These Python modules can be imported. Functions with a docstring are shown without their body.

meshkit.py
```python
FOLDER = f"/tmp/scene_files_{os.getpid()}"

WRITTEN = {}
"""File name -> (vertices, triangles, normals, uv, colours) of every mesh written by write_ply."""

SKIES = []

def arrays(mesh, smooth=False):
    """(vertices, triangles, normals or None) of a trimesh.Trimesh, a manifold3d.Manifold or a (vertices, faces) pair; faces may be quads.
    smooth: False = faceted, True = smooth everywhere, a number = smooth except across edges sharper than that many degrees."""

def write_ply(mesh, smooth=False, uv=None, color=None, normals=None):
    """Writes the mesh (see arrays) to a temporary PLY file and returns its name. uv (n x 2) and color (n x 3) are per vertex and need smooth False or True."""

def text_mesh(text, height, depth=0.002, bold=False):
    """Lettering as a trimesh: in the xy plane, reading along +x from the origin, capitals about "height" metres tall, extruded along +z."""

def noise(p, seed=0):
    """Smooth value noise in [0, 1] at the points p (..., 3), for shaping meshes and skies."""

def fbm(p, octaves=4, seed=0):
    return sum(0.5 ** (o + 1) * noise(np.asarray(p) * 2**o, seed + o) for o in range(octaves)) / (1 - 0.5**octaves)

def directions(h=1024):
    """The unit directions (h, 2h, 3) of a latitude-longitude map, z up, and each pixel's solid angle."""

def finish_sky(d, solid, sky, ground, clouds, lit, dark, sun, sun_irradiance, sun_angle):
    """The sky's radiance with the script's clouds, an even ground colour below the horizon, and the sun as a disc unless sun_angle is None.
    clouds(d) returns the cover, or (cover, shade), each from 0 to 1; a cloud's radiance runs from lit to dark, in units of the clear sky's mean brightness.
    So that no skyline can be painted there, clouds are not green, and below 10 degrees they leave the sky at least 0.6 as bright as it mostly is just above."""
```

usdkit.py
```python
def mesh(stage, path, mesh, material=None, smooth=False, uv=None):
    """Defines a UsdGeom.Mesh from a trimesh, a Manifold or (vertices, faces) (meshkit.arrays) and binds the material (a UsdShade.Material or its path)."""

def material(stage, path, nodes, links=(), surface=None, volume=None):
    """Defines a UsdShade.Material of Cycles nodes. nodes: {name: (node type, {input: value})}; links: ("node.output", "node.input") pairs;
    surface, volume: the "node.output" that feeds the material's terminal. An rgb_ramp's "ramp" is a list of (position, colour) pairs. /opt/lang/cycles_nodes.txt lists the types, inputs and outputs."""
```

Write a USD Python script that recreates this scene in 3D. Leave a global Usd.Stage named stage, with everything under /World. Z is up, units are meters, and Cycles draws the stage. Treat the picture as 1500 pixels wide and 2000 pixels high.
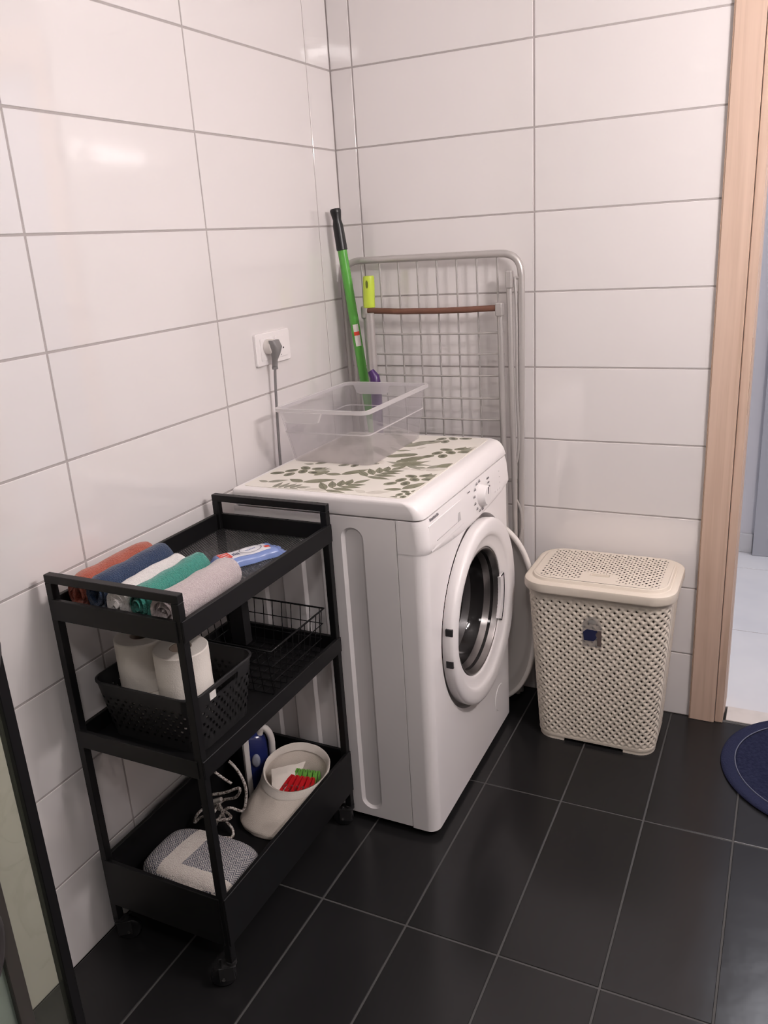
import math, random
import numpy as np, trimesh, usdkit, meshkit, mapbox_earcut
import manifold3d as m3
from shapely.geometry import Polygon, LineString, Point, box as sbox
from shapely import affinity
from scipy.spatial.transform import Rotation
from pxr import Usd, UsdGeom, UsdLux, UsdShade, Gf, Sdf

random.seed(7); RNG = np.random.default_rng(7)
stage = Usd.Stage.CreateInMemory()
UsdGeom.SetStageUpAxis(stage, 'Z'); UsdGeom.SetStageMetersPerUnit(stage, 1.0)
UsdGeom.Xform.Define(stage, '/World'); UsdGeom.Scope.Define(stage, '/World/Looks')

# ------------------------------------------------------------------ camera
CAM = np.array([1.22179, -2.26607, 1.38621]); FPX = 1609.68
RM = Rotation.from_rotvec([1.867055, 0.381187, -0.360111]).as_matrix()      # rows: right, down, forward
cam = UsdGeom.Camera.Define(stage, '/World/camera')
cam.CreateHorizontalApertureAttr(36.0); cam.CreateVerticalApertureAttr(48.0)
cam.CreateFocalLengthAttr(FPX / 1500 * 36.0); cam.CreateClippingRangeAttr((0.05, 100.0))
cam.CreateExposureAttr(0.0)
_m = np.eye(4); _m[0, :3] = RM[0]; _m[1, :3] = -RM[1]; _m[2, :3] = -RM[2]; _m[3, :3] = CAM
cam.AddTransformOp().Set(Gf.Matrix4d(*_m.ravel().tolist()))
# ------------------------------------------------------------------ lights (the unseen vanity lamp's bulbs and the added ceiling fill are below)
BULB, OPAL_FILL = 222.0, 40.0  # bulb strength, then the strength of the added ceiling fill
hall_light = UsdLux.RectLight.Define(stage, '/World/hall_ceiling_light')  # out of view, lights the hall beyond the doorway
hall_light.CreateWidthAttr(0.9); hall_light.CreateHeightAttr(0.9); hall_light.CreateIntensityAttr(9.0)
hall_light.CreateColorAttr(Gf.Vec3f(0.93, 0.93, 1.0)); hall_light.AddTranslateOp().Set(Gf.Vec3d(1.75, 1.0, 2.42))
ROOM_X, ROOM_Y, ROOM_Z = 1.86, -3.0, 2.45

# ------------------------------------------------------------------ materials
LOOKS = {}
def look(name, color, rough=0.5, metal=0.0, spec=0.5, bump=None, mix=None, obj_var=0.0, **extra):
    """bump: (scale, strength, distance); mix: (scale, colour2, ramp lo, ramp hi)."""
    if name in LOOKS: return LOOKS[name]
    n = {'p': ('principled_bsdf', dict(base_color=color, roughness=rough, metallic=metal, specular_ior_level=spec, **extra))}
    l = []
    if bump or mix: n['tc'] = ('geometry', {})
    if mix:
        n['nz'] = ('noise_texture', {'scale': mix[0], 'detail': 4.0})
        n['rp'] = ('rgb_ramp', {'ramp': [(mix[2], color), (mix[3], mix[1])]})
        l += [('tc.position', 'nz.vector'), ('nz.fac', 'rp.fac'), ('rp.color', 'p.base_color')]
    if obj_var:
        n['oi'] = ('object_info', {})
        n['mr'] = ('map_range', {'to_min': 1 - obj_var, 'to_max': 1 + obj_var})
        n['hv'] = ('hsv', {'color': color})
        l += [('oi.random', 'mr.value'), ('mr.result', 'hv.value'), ('hv.color', 'p.base_color')]
    if bump:
        n['bn'] = ('noise_texture', {'scale': bump[0], 'detail': 3.0})
        n['bp'] = ('bump', {'strength': bump[1], 'distance': bump[2]})
        l += [('tc.position', 'bn.vector'), ('bn.fac', 'bp.height'), ('bp.normal', 'p.normal')]
    LOOKS[name] = usdkit.material(stage, '/World/Looks/' + name, n, l, surface='p.BSDF')
    return LOOKS[name]

def node_look(name, nodes, links, surface):
    LOOKS[name] = usdkit.material(stage, '/World/Looks/' + name, nodes, links, surface=surface)
    return LOOKS[name]

L_TILE = look('white_tile', (0.79, 0.757, 0.748), 0.05, spec=1.0, bump=(5.0, 0.04, 0.02), obj_var=0.015)
L_GROUT = look('grey_grout', (0.42, 0.385, 0.375), 0.85)
L_FLOOR = look('dark_tile', (0.0130, 0.0128, 0.0132), 0.2, spec=0.38, bump=(9.0, 0.05, 0.02), obj_var=0.10)
L_TILER = look('unseen_right_wall_tile', (0.64, 0.615, 0.61), 0.1, spec=0.45, obj_var=0.02)  # unseen right wall, grey picked for the light it bounces
L_TILED = look('unseen_front_wall_tile', (0.24, 0.225, 0.22), 0.15, spec=0.4, obj_var=0.03)  # unseen wall behind the camera, grey picked to limit bounced light
L_FGROUT = look('floor_grout', (0.062, 0.060, 0.058), 0.85)
L_PLASTER = look('white_plaster', (0.74, 0.72, 0.71), 0.9)
L_HALLWALL = look('hall_plaster', (0.66, 0.66, 0.70), 0.8)
L_HALLGREY = look('hall_grey', (0.42, 0.43, 0.47), 0.6)
L_HALLTILE = look('hall_tile', (0.66, 0.655, 0.66), 0.25, mix=(4.0, (0.60, 0.60, 0.62), 0.4, 0.7))
L_THRESH = look('threshold_stone', (0.62, 0.57, 0.53), 0.3, mix=(9.0, (0.5, 0.46, 0.42), 0.45, 0.7))
L_BLACK = look('black_paint', (0.0062, 0.0060, 0.0066), 0.45, spec=0.28, bump=(900.0, 0.08, 0.001))
L_RUBBER = look('black_rubber', (0.008, 0.008, 0.009), 0.35)
L_CHROME = look('steel', (0.6, 0.58, 0.57), 0.25, 1.0)
L_ENAMEL = look('white_enamel', (0.80, 0.77, 0.765), 0.22, spec=0.5)
L_PLASTICW = look('white_plastic', (0.86, 0.825, 0.82), 0.3)
L_OFFW = look('offwhite_plastic', (0.75, 0.715, 0.68), 0.35)
L_GREYPL = look('grey_plastic', (0.22, 0.21, 0.21), 0.4)
L_DARKPL = look('dark_plastic', (0.020, 0.0195, 0.0205), 0.45, spec=0.35)
L_IVORY = look('ivory_plastic', (0.73, 0.655, 0.56), 0.42)
L_RACK = look('grey_metal_paint', (0.52, 0.495, 0.48), 0.35, 0.5)
L_BROWN = look('brown_plastic', (0.16, 0.07, 0.045), 0.4)
L_GREEN = look('green_lacquer', (0.10, 0.38, 0.06), 0.25)
L_LIME = look('lime_plastic', (0.52, 0.66, 0.06), 0.4)
L_PURPLE = look('purple_plastic', (0.06, 0.02, 0.12), 0.35)
L_PRINT = look('grey_print', (0.16, 0.15, 0.16), 0.5)
L_GLASSD = look('dark_glass', (0.012, 0.011, 0.011), 0.07, spec=0.2)
L_STEELD = look('dark_steel', (0.24, 0.225, 0.22), 0.24, 0.9)
L_MAT = look('cream_vinyl', (0.80, 0.765, 0.70), 0.42, bump=(60, 0.05, 0.004))
L_LEAF = [look('leaf_print_%s' % k, c, 0.5, mix=(45.0, c2, 0.4, 0.65)) for k, c, c2 in (('olive', (0.185, 0.185, 0.12), (0.27, 0.265, 0.185)), ('grey', (0.25, 0.245, 0.185), (0.35, 0.34, 0.27)), ('pale', (0.60, 0.565, 0.50), (0.68, 0.64, 0.57)))]
L_VEIN = look('leaf_vein', (0.10, 0.10, 0.065), 0.5)
def towel_look(name, c, c2): return look(name, c, 0.95, spec=0.15, bump=(420.0, 0.7, 0.004), mix=(230.0, c2, 0.35, 0.65), sheen_weight=0.35)
L_TW = dict(rust=towel_look('rust_terry', (0.42, 0.105, 0.065), (0.34, 0.08, 0.05)), navy=towel_look('navy_terry', (0.022, 0.045, 0.10), (0.015, 0.032, 0.075)),
            white=towel_look('white_terry', (0.78, 0.745, 0.73), (0.70, 0.66, 0.65)), teal=towel_look('teal_terry', (0.05, 0.27, 0.215), (0.033, 0.20, 0.16)),
            lilac=towel_look('lilac_terry', (0.53, 0.46, 0.46), (0.46, 0.39, 0.39)), cream=towel_look('cream_terry', (0.62, 0.57, 0.52), (0.56, 0.50, 0.46)))
L_PAPER = look('tissue_paper', (0.80, 0.75, 0.69), 0.95, spec=0.1, bump=(350.0, 0.3, 0.002))
L_CARD = look('cardboard', (0.35, 0.28, 0.22), 0.9)
L_CANVAS = look('canvas', (0.66, 0.59, 0.52), 0.95, spec=0.1, bump=(500.0, 0.4, 0.002))
L_CANVASI = look('canvas_lining', (0.70, 0.645, 0.585), 0.95, spec=0.1, bump=(500.0, 0.3, 0.002))
L_RED = look('red_plastic', (0.50, 0.015, 0.02), 0.25)
L_PEGG = look('peg_green_plastic', (0.12, 0.33, 0.05), 0.3)
L_IRONB = look('blue_tank', (0.012, 0.02, 0.11), 0.15)
L_IRONG = look('pale_grey_plastic', (0.33, 0.35, 0.42), 0.3)
L_WIPEB = look('blue_film', (0.19, 0.265, 0.53), 0.25, bump=(70.0, 0.25, 0.004))
L_WIPEW = look('white_film', (0.74, 0.74, 0.78), 0.25, bump=(70.0, 0.25, 0.004))
L_WIPER = look('red_film', (0.70, 0.06, 0.035), 0.25)
L_WIPED = look('navy_film', (0.025, 0.03, 0.085), 0.3)
L_NAVY = look('navy_pile', (0.012, 0.014, 0.035), 0.95, spec=0.1, bump=(260.0, 0.7, 0.004), mix=(120, (0.022, 0.025, 0.055), 0.35, 0.65))
L_NAVYE = look('navy_border', (0.022, 0.025, 0.055), 0.95, spec=0.1, bump=(260.0, 0.6, 0.004))
L_STITCH = look('grey_stitch', (0.12, 0.13, 0.18), 0.9)
L_MIRROR = look('mirror_silver', (0.9, 0.9, 0.9), 0.02, 1.0)

# oak veneer: stretched noise along z
node_look('oak_veneer', {'g': ('geometry', {}), 'm': ('mapping', {'scale': (60.0, 60.0, 2.2)}), 'n': ('noise_texture', {'scale': 1.0, 'detail': 5.0, 'distortion': 0.6}),
    'r': ('rgb_ramp', {'ramp': [(0.25, (0.52, 0.37, 0.28)), (0.5, (0.60, 0.44, 0.345)), (0.75, (0.65, 0.485, 0.385))]}), 'p': ('principled_bsdf', {'roughness': 0.5})},
    [('g.position', 'm.vector'), ('m.vector', 'n.vector'), ('n.fac', 'r.fac'), ('r.color', 'p.base_color')], 'p.BSDF')
L_OAK = LOOKS['oak_veneer']
L_OAKD = look('oak_edge', (0.36, 0.24, 0.17), 0.6)
# marble
node_look('marble_tile', {'g': ('geometry', {}), 'n': ('noise_texture', {'scale': 5.0, 'detail': 7.0, 'distortion': 2.2}),
    'r': ('rgb_ramp', {'ramp': [(0.44, (0.66, 0.63, 0.56)), (0.5, (0.60, 0.57, 0.50)), (0.535, (0.65, 0.62, 0.55))]}), 'p': ('principled_bsdf', {'roughness': 0.12})},
    [('g.position', 'n.vector'), ('n.fac', 'r.fac'), ('r.color', 'p.base_color')], 'p.BSDF')
# expanded-metal sheet: alpha cut-out diamonds
node_look('metal_mesh', {'g': ('geometry', {}), 'm1': ('mapping', {'rotation': (0, 0, 0.95)}), 'm2': ('mapping', {'rotation': (0, 0, -0.95)}),
    'w1': ('wave_texture', {'scale': 58.0, 'bands_direction': 'x'}), 'w2': ('wave_texture', {'scale': 58.0, 'bands_direction': 'x'}),
    'mx': ('math', {'math_type': 'maximum'}), 'gt': ('math', {'math_type': 'greater_than', 'value2': 0.52}),
    'p': ('principled_bsdf', {'base_color': (0.03, 0.03, 0.031), 'roughness': 0.4, 'metallic': 0.2}), 't': ('transparent_bsdf', {}), 'mc': ('mix_closure', {})},
    [('g.position', 'm1.vector'), ('g.position', 'm2.vector'), ('m1.vector', 'w1.vector'), ('m2.vector', 'w2.vector'), ('w1.fac', 'mx.value1'), ('w2.fac', 'mx.value2'),
     ('mx.value', 'gt.value1'), ('gt.value', 'mc.fac'), ('t.BSDF', 'mc.closure1'), ('p.BSDF', 'mc.closure2')], 'mc.closure')
# shower glass
def pane_look(name, tint, haze, hazec):
    node_look(name, {'t': ('transparent_bsdf', {'color': tint}), 'g': ('glossy_bsdf', {'roughness': 0.02, 'color': (1, 1, 1)}), 'f': ('layer_weight', {}), 'pw': ('math', {'math_type': 'power', 'value2': 4.0}), 'ma': ('math', {'math_type': 'multiply_add', 'value2': 0.6, 'value3': 0.035}), 'm': ('mix_closure', {}),
        'd': ('diffuse_bsdf', {'color': hazec}), 'tl': ('translucent_bsdf', {'color': hazec}), 'dm': ('mix_closure', {'fac': 0.5}), 'm2': ('mix_closure', {'fac': haze})},
        [('f.facing', 'pw.value1'), ('pw.value', 'ma.value1'), ('ma.value', 'm.fac'), ('t.BSDF', 'm.closure1'), ('g.BSDF', 'm.closure2'), ('m.closure', 'm2.closure1'), ('d.BSDF', 'dm.closure1'), ('tl.BSDF', 'dm.closure2'), ('dm.closure', 'm2.closure2')], 'm2.closure')
    return LOOKS[name]
L_SGLASS = pane_look('shower_glass', (0.95, 0.97, 0.93), 0.045, (0.5, 0.52, 0.44))
L_FROST = pane_look('frosted_glass', (0.75, 0.82, 0.76), 0.55, (0.45, 0.52, 0.47))
L_BOX = pane_look('clear_plastic', (0.985, 0.98, 0.985), 0.10, (0.80, 0.78, 0.81))
L_BOXB = pane_look('clear_plastic_base', (0.97, 0.96, 0.96), 0.42, (0.74, 0.71, 0.69))
L_BOXR = pane_look('clear_plastic_rim', (0.95, 0.95, 0.96), 0.50, (0.92, 0.90, 0.90))
L_FILM = pane_look('clear_film', (0.97, 0.96, 0.95), 0.25, (0.62, 0.62, 0.64))
# woven herringbone cloth of the folded towel
node_look('herringbone', {'g': ('texture_coordinate', {}), 's': ('separate_xyz', {}), 'ax': ('math', {'math_type': 'pingpong', 'value2': 0.0065}),
    'sum': ('math', {'math_type': 'add'}), 'mul': ('math', {'math_type': 'multiply', 'value2': 1250.0}), 'sin': ('math', {'math_type': 'sine'}),
    'mr': ('map_range', {'from_min': -0.5, 'from_max': 0.5}), 'r': ('rgb_ramp', {'ramp': [(0.0, (0.085, 0.09, 0.115)), (1.0, (0.50, 0.47, 0.46))]}),
    'bp': ('bump', {'strength': 0.4, 'distance': 0.002}), 'p': ('principled_bsdf', {'roughness': 0.95, 'specular_ior_level': 0.1})},
    [('g.object', 's.vector'), ('s.x', 'ax.value1'), ('ax.value', 'sum.value1'), ('s.y', 'sum.value2'), ('sum.value', 'mul.value1'), ('mul.value', 'sin.value1'), ('sin.value', 'mr.value'),
     ('mr.result', 'r.fac'), ('r.color', 'p.base_color'), ('mr.result', 'bp.height'), ('bp.normal', 'p.normal')], 'p.BSDF')
# braided cord
node_look('braided_cord', {'g': ('geometry', {}), 'n': ('noise_texture', {'scale': 260.0, 'detail': 1.0}), 'r': ('rgb_ramp', {'ramp': [(0.45, (0.66, 0.62, 0.58)), (0.62, (0.16, 0.12, 0.10))]}),
    'p': ('principled_bsdf', {'roughness': 0.9})}, [('g.position', 'n.vector'), ('n.fac', 'r.fac'), ('r.color', 'p.base_color')], 'p.BSDF')
node_look('opal_fill_glow', {'e': ('emission', {'color': (1.0, 0.935, 0.92), 'strength': OPAL_FILL})}, [], 'e.emission')  # emission of the added ceiling fill
node_look('bulb_glow', {'e': ('emission', {'color': (1.0, 0.91, 0.90), 'strength': BULB})}, [], 'e.emission')

# ------------------------------------------------------------------ naming and mesh helpers
COUNT = {}
def numbered(parent, name):
    k = (str(parent), name); n = COUNT.get(k, 0); COUNT[k] = n + 1
    return name if n == 0 else '%s_%03d' % (name, n)
def setdata(p, label=None, cat=None, group=None, kind=None):
    for k, v in (('label', label), ('category', cat), ('group', group), ('kind', kind)):
        if v: p.SetCustomDataByKey(k, v)
    return p
def thing(name, label, cat, loc=(0, 0, 0), rz=0.0, group=None, kind=None, rot=None):
    path = '/World/' + numbered('/World', name)
    x = UsdGeom.Xform.Define(stage, path); x.AddTranslateOp().Set(Gf.Vec3d(*map(float, loc)))
    if rz: x.AddRotateZOp().Set(float(rz))
    if rot: x.AddRotateXYZOp().Set(Gf.Vec3f(*rot))
    return setdata(x.GetPrim(), label, cat, group, kind)
def part(parent, name, mesh, lk, smooth=35, label=None, kind=None):
    base = str(parent.GetPath()) if parent is not None else '/World'
    mesh.remove_unreferenced_vertices()
    m = usdkit.mesh(stage, base + '/' + numbered(base, name), mesh, lk, smooth=smooth)
    return setdata(m.GetPrim(), label, None, None, kind)
def clone(src, loc, rz=0.0, label=None, group=None):
    name = src.GetName().rstrip('0123456789').rstrip('_')
    was = src.GetCustomData()
    t = thing(name, label or was['label'], was['category'], loc, rz, group or was.get('group'))
    t.GetReferences().AddInternalReference(src.GetPath()); t.SetInstanceable(True)
    return t

def box(x0, x1, y0, y1, z0, z1, ch=0.0):
    if not ch:
        b = trimesh.creation.box([x1 - x0, y1 - y0, z1 - z0]); b.apply_translation([(x0 + x1) / 2, (y0 + y1) / 2, (z0 + z1) / 2]); return b
    pts = []
    for sx, X in ((1, x0), (-1, x1)):
        for sy, Y in ((1, y0), (-1, y1)):
            for sz, Z in ((1, z0), (-1, z1)):
                pts += [(X + sx * ch, Y + sy * ch, Z), (X + sx * ch, Y, Z + sz * ch), (X, Y + sy * ch, Z + sz * ch)]
    return trimesh.convex.convex_hull(np.array(pts))
def rbox(x0, x1, y0, y1, z0, z1, r, n=8):
    s = m3.Manifold.sphere(r, n * 4)
    return tm(m3.Manifold.batch_hull([s.translate([x, y, z]) for x in (x0 + r, x1 - r) for y in (y0 + r, y1 - r) for z in (z0 + r, z1 - r)]))
def tm(man):
    m = man.to_mesh(); return trimesh.Trimesh(np.array(m.vert_properties[:, :3]), np.array(m.tri_verts), process=False)
def mf(t):
    t = trimesh.Trimesh(t.vertices, t.faces, process=True)
    return m3.Manifold(m3.Mesh(vert_properties=np.array(t.vertices, np.float32), tri_verts=np.array(t.faces, np.uint32)))
def cat(*ms): return trimesh.util.concatenate([m for m in ms if m is not None])
def cyl(p, q, r, n=20, r2=None):
    return tube([p, q], [r, r if r2 is None else r2], n)
def tube(path, r, n=14, closed=False, caps=True):
    P = np.asarray(path, float); m = len(P); rr = np.broadcast_to(np.asarray(r, float), (m,))
    if closed: T = np.roll(P, -1, 0) - np.roll(P, 1, 0)
    else: T = np.gradient(P, axis=0)
    T /= np.linalg.norm(T, axis=1, keepdims=True)
    u = np.cross(T[0], [0, 0, 1.0])
    if np.linalg.norm(u) < 1e-3: u = np.cross(T[0], [0, 1.0, 0])
    u /= np.linalg.norm(u); U = [u]
    for i in range(1, m):
        v = U[-1] - T[i] * (U[-1] @ T[i]); U.append(v / np.linalg.norm(v))
    U = np.array(U); W = np.cross(T, U); a = np.arange(n) / n * 2 * np.pi
    V = (P[:, None] + rr[:, None, None] * (np.cos(a)[None, :, None] * U[:, None] + np.sin(a)[None, :, None] * W[:, None])).reshape(-1, 3)
    F = []
    for i in range(m if closed else m - 1):
        j = (i + 1) % m
        for k in range(n):
            l = (k + 1) % n; F += [(i * n + k, i * n + l, j * n + l), (i * n + k, j * n + l, j * n + k)]
    if not closed and caps:
        V = np.vstack([V, P[0], P[-1]]); c0, c1 = len(V) - 2, len(V) - 1
        for k in range(n):
            l = (k + 1) % n; F += [(c0, l, k), (c1, (m - 1) * n + k, (m - 1) * n + l)]
    t = trimesh.Trimesh(V, np.array(F), process=False)
    if t.volume < 0: t.invert()
    return t
def spline(pts, n=60):
    from scipy.interpolate import splprep, splev
    P = np.asarray(pts, float); k = min(3, len(P) - 1)
    tck, _ = splprep(P.T, s=0, k=k); return np.array(splev(np.linspace(0, 1, n), tck)).T
def lathe(profile, n=48, axis='z', origin=(0, 0, 0), closed=False):
    """profile: (r, h) points; closed = the profile is a loop."""
    pr = np.asarray(profile, float)
    if closed: pr = np.vstack([pr, pr[:1]])
    m = trimesh.creation.revolve(pr, sections=n)
    m = trimesh.Trimesh(m.vertices, m.faces, process=False)
    if m.is_watertight and m.volume < 0: m.invert()
    if axis == 'x': m.apply_transform(trimesh.transformations.rotation_matrix(np.pi / 2, [0, 1, 0]))
    if axis == 'y': m.apply_transform(trimesh.transformations.rotation_matrix(-np.pi / 2, [1, 0, 0]))
    m.apply_translation(origin); return m
def ear(poly2):
    v = np.asarray(poly2, np.float64); return mapbox_earcut.triangulate_float64(v, np.array([len(v)], np.uint32)).reshape(-1, 3)
def loft(rings, caps=True):
    """rings: list of (n,3) closed rings."""
    R = [np.asarray(r, float) for r in rings]; n = len(R[0]); V = np.vstack(R); F = []
    for i in range(len(R) - 1):
        for k in range(n):
            l = (k + 1) % n; a, b, c, d = i * n + k, i * n + l, (i + 1) * n + l, (i + 1) * n + k
            F += [(a, b, c), (a, c, d)]
    if caps:
        for i, flip in ((0, True), (len(R) - 1, False)):
            r = R[i]; c = r - r.mean(0); _, _, vt = np.linalg.svd(c, full_matrices=False)
            nrm = np.cross(vt[0], vt[1]); area = sum(np.cross(c[k], c[(k + 1) % n]) for k in range(n))
            e1 = vt[0]; e2 = vt[1] if area @ nrm > 0 else -vt[1]
            for t in ear(np.stack([c @ e1, c @ e2], 1)):
                t = [int(x) + i * n for x in t]; F.append(t[::-1] if flip else t)
    t = trimesh.Trimesh(V, np.array(F), process=False)
    if t.volume < 0: t.invert()
    return t
def rrect(x0, x1, y0, y1, r, n=6, radii=None):
    """rounded rectangle outline ccw, 4*(n+1) points; radii: (x0y0, x1y0, x1y1, x0y1)."""
    rs = radii or (r,) * 4; out = []
    for (cx, cy, sx, sy, a0), q in zip(((x0, y0, 1, 1, np.pi), (x1, y0, -1, 1, 1.5 * np.pi), (x1, y1, -1, -1, 0), (x0, y1, 1, -1, np.pi / 2)), rs):
        for a in np.linspace(a0, a0 + np.pi / 2, n + 1): out.append((cx + sx * q + q * np.cos(a), cy + sy * q + q * np.sin(a)))
    return np.array(out)
def ring3(p2, z): return np.column_stack([p2, np.full(len(p2), z)])
def extr(poly, h, z=0.0):
    m = trimesh.creation.extrude_polygon(poly, h, engine='earcut'); m.apply_translation([0, 0, z]); return m
def polys(g): return [p for p in getattr(g, 'geoms', [g]) if p.area > 1e-9]
def grid_mesh(P, closed_u=False, drop=None, two=False):
    """P (nu, nv, 3) -> triangles; drop: (nu, nv) bool of quads left out."""
    nu, nv = P.shape[:2]; I = np.arange(nu * nv).reshape(nu, nv)
    A = I if closed_u else I[:-1]; B = np.roll(I, -1, 0) if closed_u else I[1:]
    q = np.stack([A[:, :-1], B[:, :-1], B[:, 1:], A[:, 1:]], -1).reshape(-1, 4)
    if drop is not None: q = q[~drop[: A.shape[0], : nv - 1].ravel()]
    f = np.vstack([q[:, [0, 1, 2]], q[:, [0, 2, 3]]])
    return trimesh.Trimesh(P.reshape(-1, 3), f, process=False)
def tf(m, T): m = m.copy(); m.apply_transform(T); return m
def rotz(a, p=(0, 0, 0)): return trimesh.transformations.rotation_matrix(a, [0, 0, 1], p)

# ================================================================== SETTING
GR = 0.0022          # half a grout joint
def tile_mesh(u0, u1, v0, v1, place, th=0.0014, ch=0.0009):
    """A bevelled tile: place(u, v, d) gives a point d proud of the bedding."""
    o = [place(u, v, 0) for u, v in ((u0, v0), (u1, v0), (u1, v1), (u0, v1))]
    m = [place(u, v, th - ch) for u, v in ((u0, v0), (u1, v0), (u1, v1), (u0, v1))]
    i = [place(u, v, th) for u, v in ((u0 + ch, v0 + ch), (u1 - ch, v0 + ch), (u1 - ch, v1 - ch), (u0 + ch, v1 - ch))]
    V = np.array(o + m + i); F = [(8, 9, 10), (8, 10, 11), (0, 2, 1), (0, 3, 2)]
    for k in range(4):
        l = (k + 1) % 4
        for b in (0, 4): F += [(b + k, b + l, b + 4 + l), (b + k, b + 4 + l, b + 4 + k)]
    t = trimesh.Trimesh(V, F, process=False)
    if t.volume < 0: t.invert()
    return t
def setting(name, label=None):
    return setdata(UsdGeom.Xform.Define(stage, '/World/' + name).GetPrim(), label, None, None, 'structure')
def lay(parent, us, vs, place, lk, lim=None, skip=None, ch=0.0009):
    for a, b in zip(us[:-1], us[1:]):
        for c, d in zip(vs[:-1], vs[1:]):
            u0, u1, v0, v1 = a + GR, b - GR, c + GR, d - GR
            if skip and skip(u0, u1, v0, v1): continue
            if u1 - u0 < 0.004 or v1 - v0 < 0.004: continue
            part(parent, 'tile', tile_mesh(u0, u1, v0, v1, place, ch=ch), lk, smooth=False)
BED = 0.0014
ROWS = sorted([0.0] + [1.8416 - k * 0.205 for k in range(-3, 9) if 0 < 1.8416 - k * 0.205 < ROOM_Z] + [ROOM_Z])
# floor
fl = setting('floor', 'dark grey glossy rectangular floor tiles with grey grout')
part(fl, 'grout_bed', box(0, ROOM_X, ROOM_Y, 0.0, -0.1, -BED), L_FGROUT, smooth=False)
fx = sorted([0.0] + [-0.0202 + 0.2033 * k for k in range(1, 10) if -0.0202 + 0.2033 * k < ROOM_X] + [ROOM_X])
fy = sorted([0.0, ROOM_Y] + [-0.5121 - 0.5157 * k for k in range(5)])
lay(fl, fx, fy, lambda u, v, d: (u, v, -BED + d), L_FLOOR)
# left wall, tiled up to the shower
wl = setting('wall_left', 'white glossy landscape wall tiles on the left wall')
part(wl, 'grout_bed', box(-0.1, -BED, ROOM_Y, 0.13, 0, ROOM_Z), L_GROUT, smooth=False)
YSH = -1.405
lay(wl, [YSH, -1.164, -0.6460, -0.1286, 0.0], ROWS, lambda u, v, d: (-BED + d, u, v), L_TILE)
lay(wl, [ROOM_Y, -2.3, YSH], [0.0, 1.2, ROOM_Z], lambda u, v, d: (-BED + d, u, v), LOOKS['marble_tile'])
# back wall with the doorway
wb = setting('wall_back', 'white glossy landscape wall tiles on the wall behind the washing machine')
DX0, DX1, DZ = 1.118, 1.80, 2.04
part(wb, 'grout_bed', cat(box(-BED, DX0, BED, 0.13, 0, ROOM_Z), box(DX1, ROOM_X, BED, 0.13, 0, ROOM_Z), box(DX0, DX1, BED, 0.13, DZ, ROOM_Z)), L_GROUT, smooth=False)
def back_place(u, v, d): return (u, BED - d, v)
lay(wb, [0.0, 0.0693, 0.5825, 1.050], ROWS, back_place, L_TILE)
lay(wb, [1.05, 1.80 + 0.066], [z for z in ROWS if z > 2.2 or abs(z - 2.0466) < .2 and z > 2.1] , back_place, L_TILE)
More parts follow.
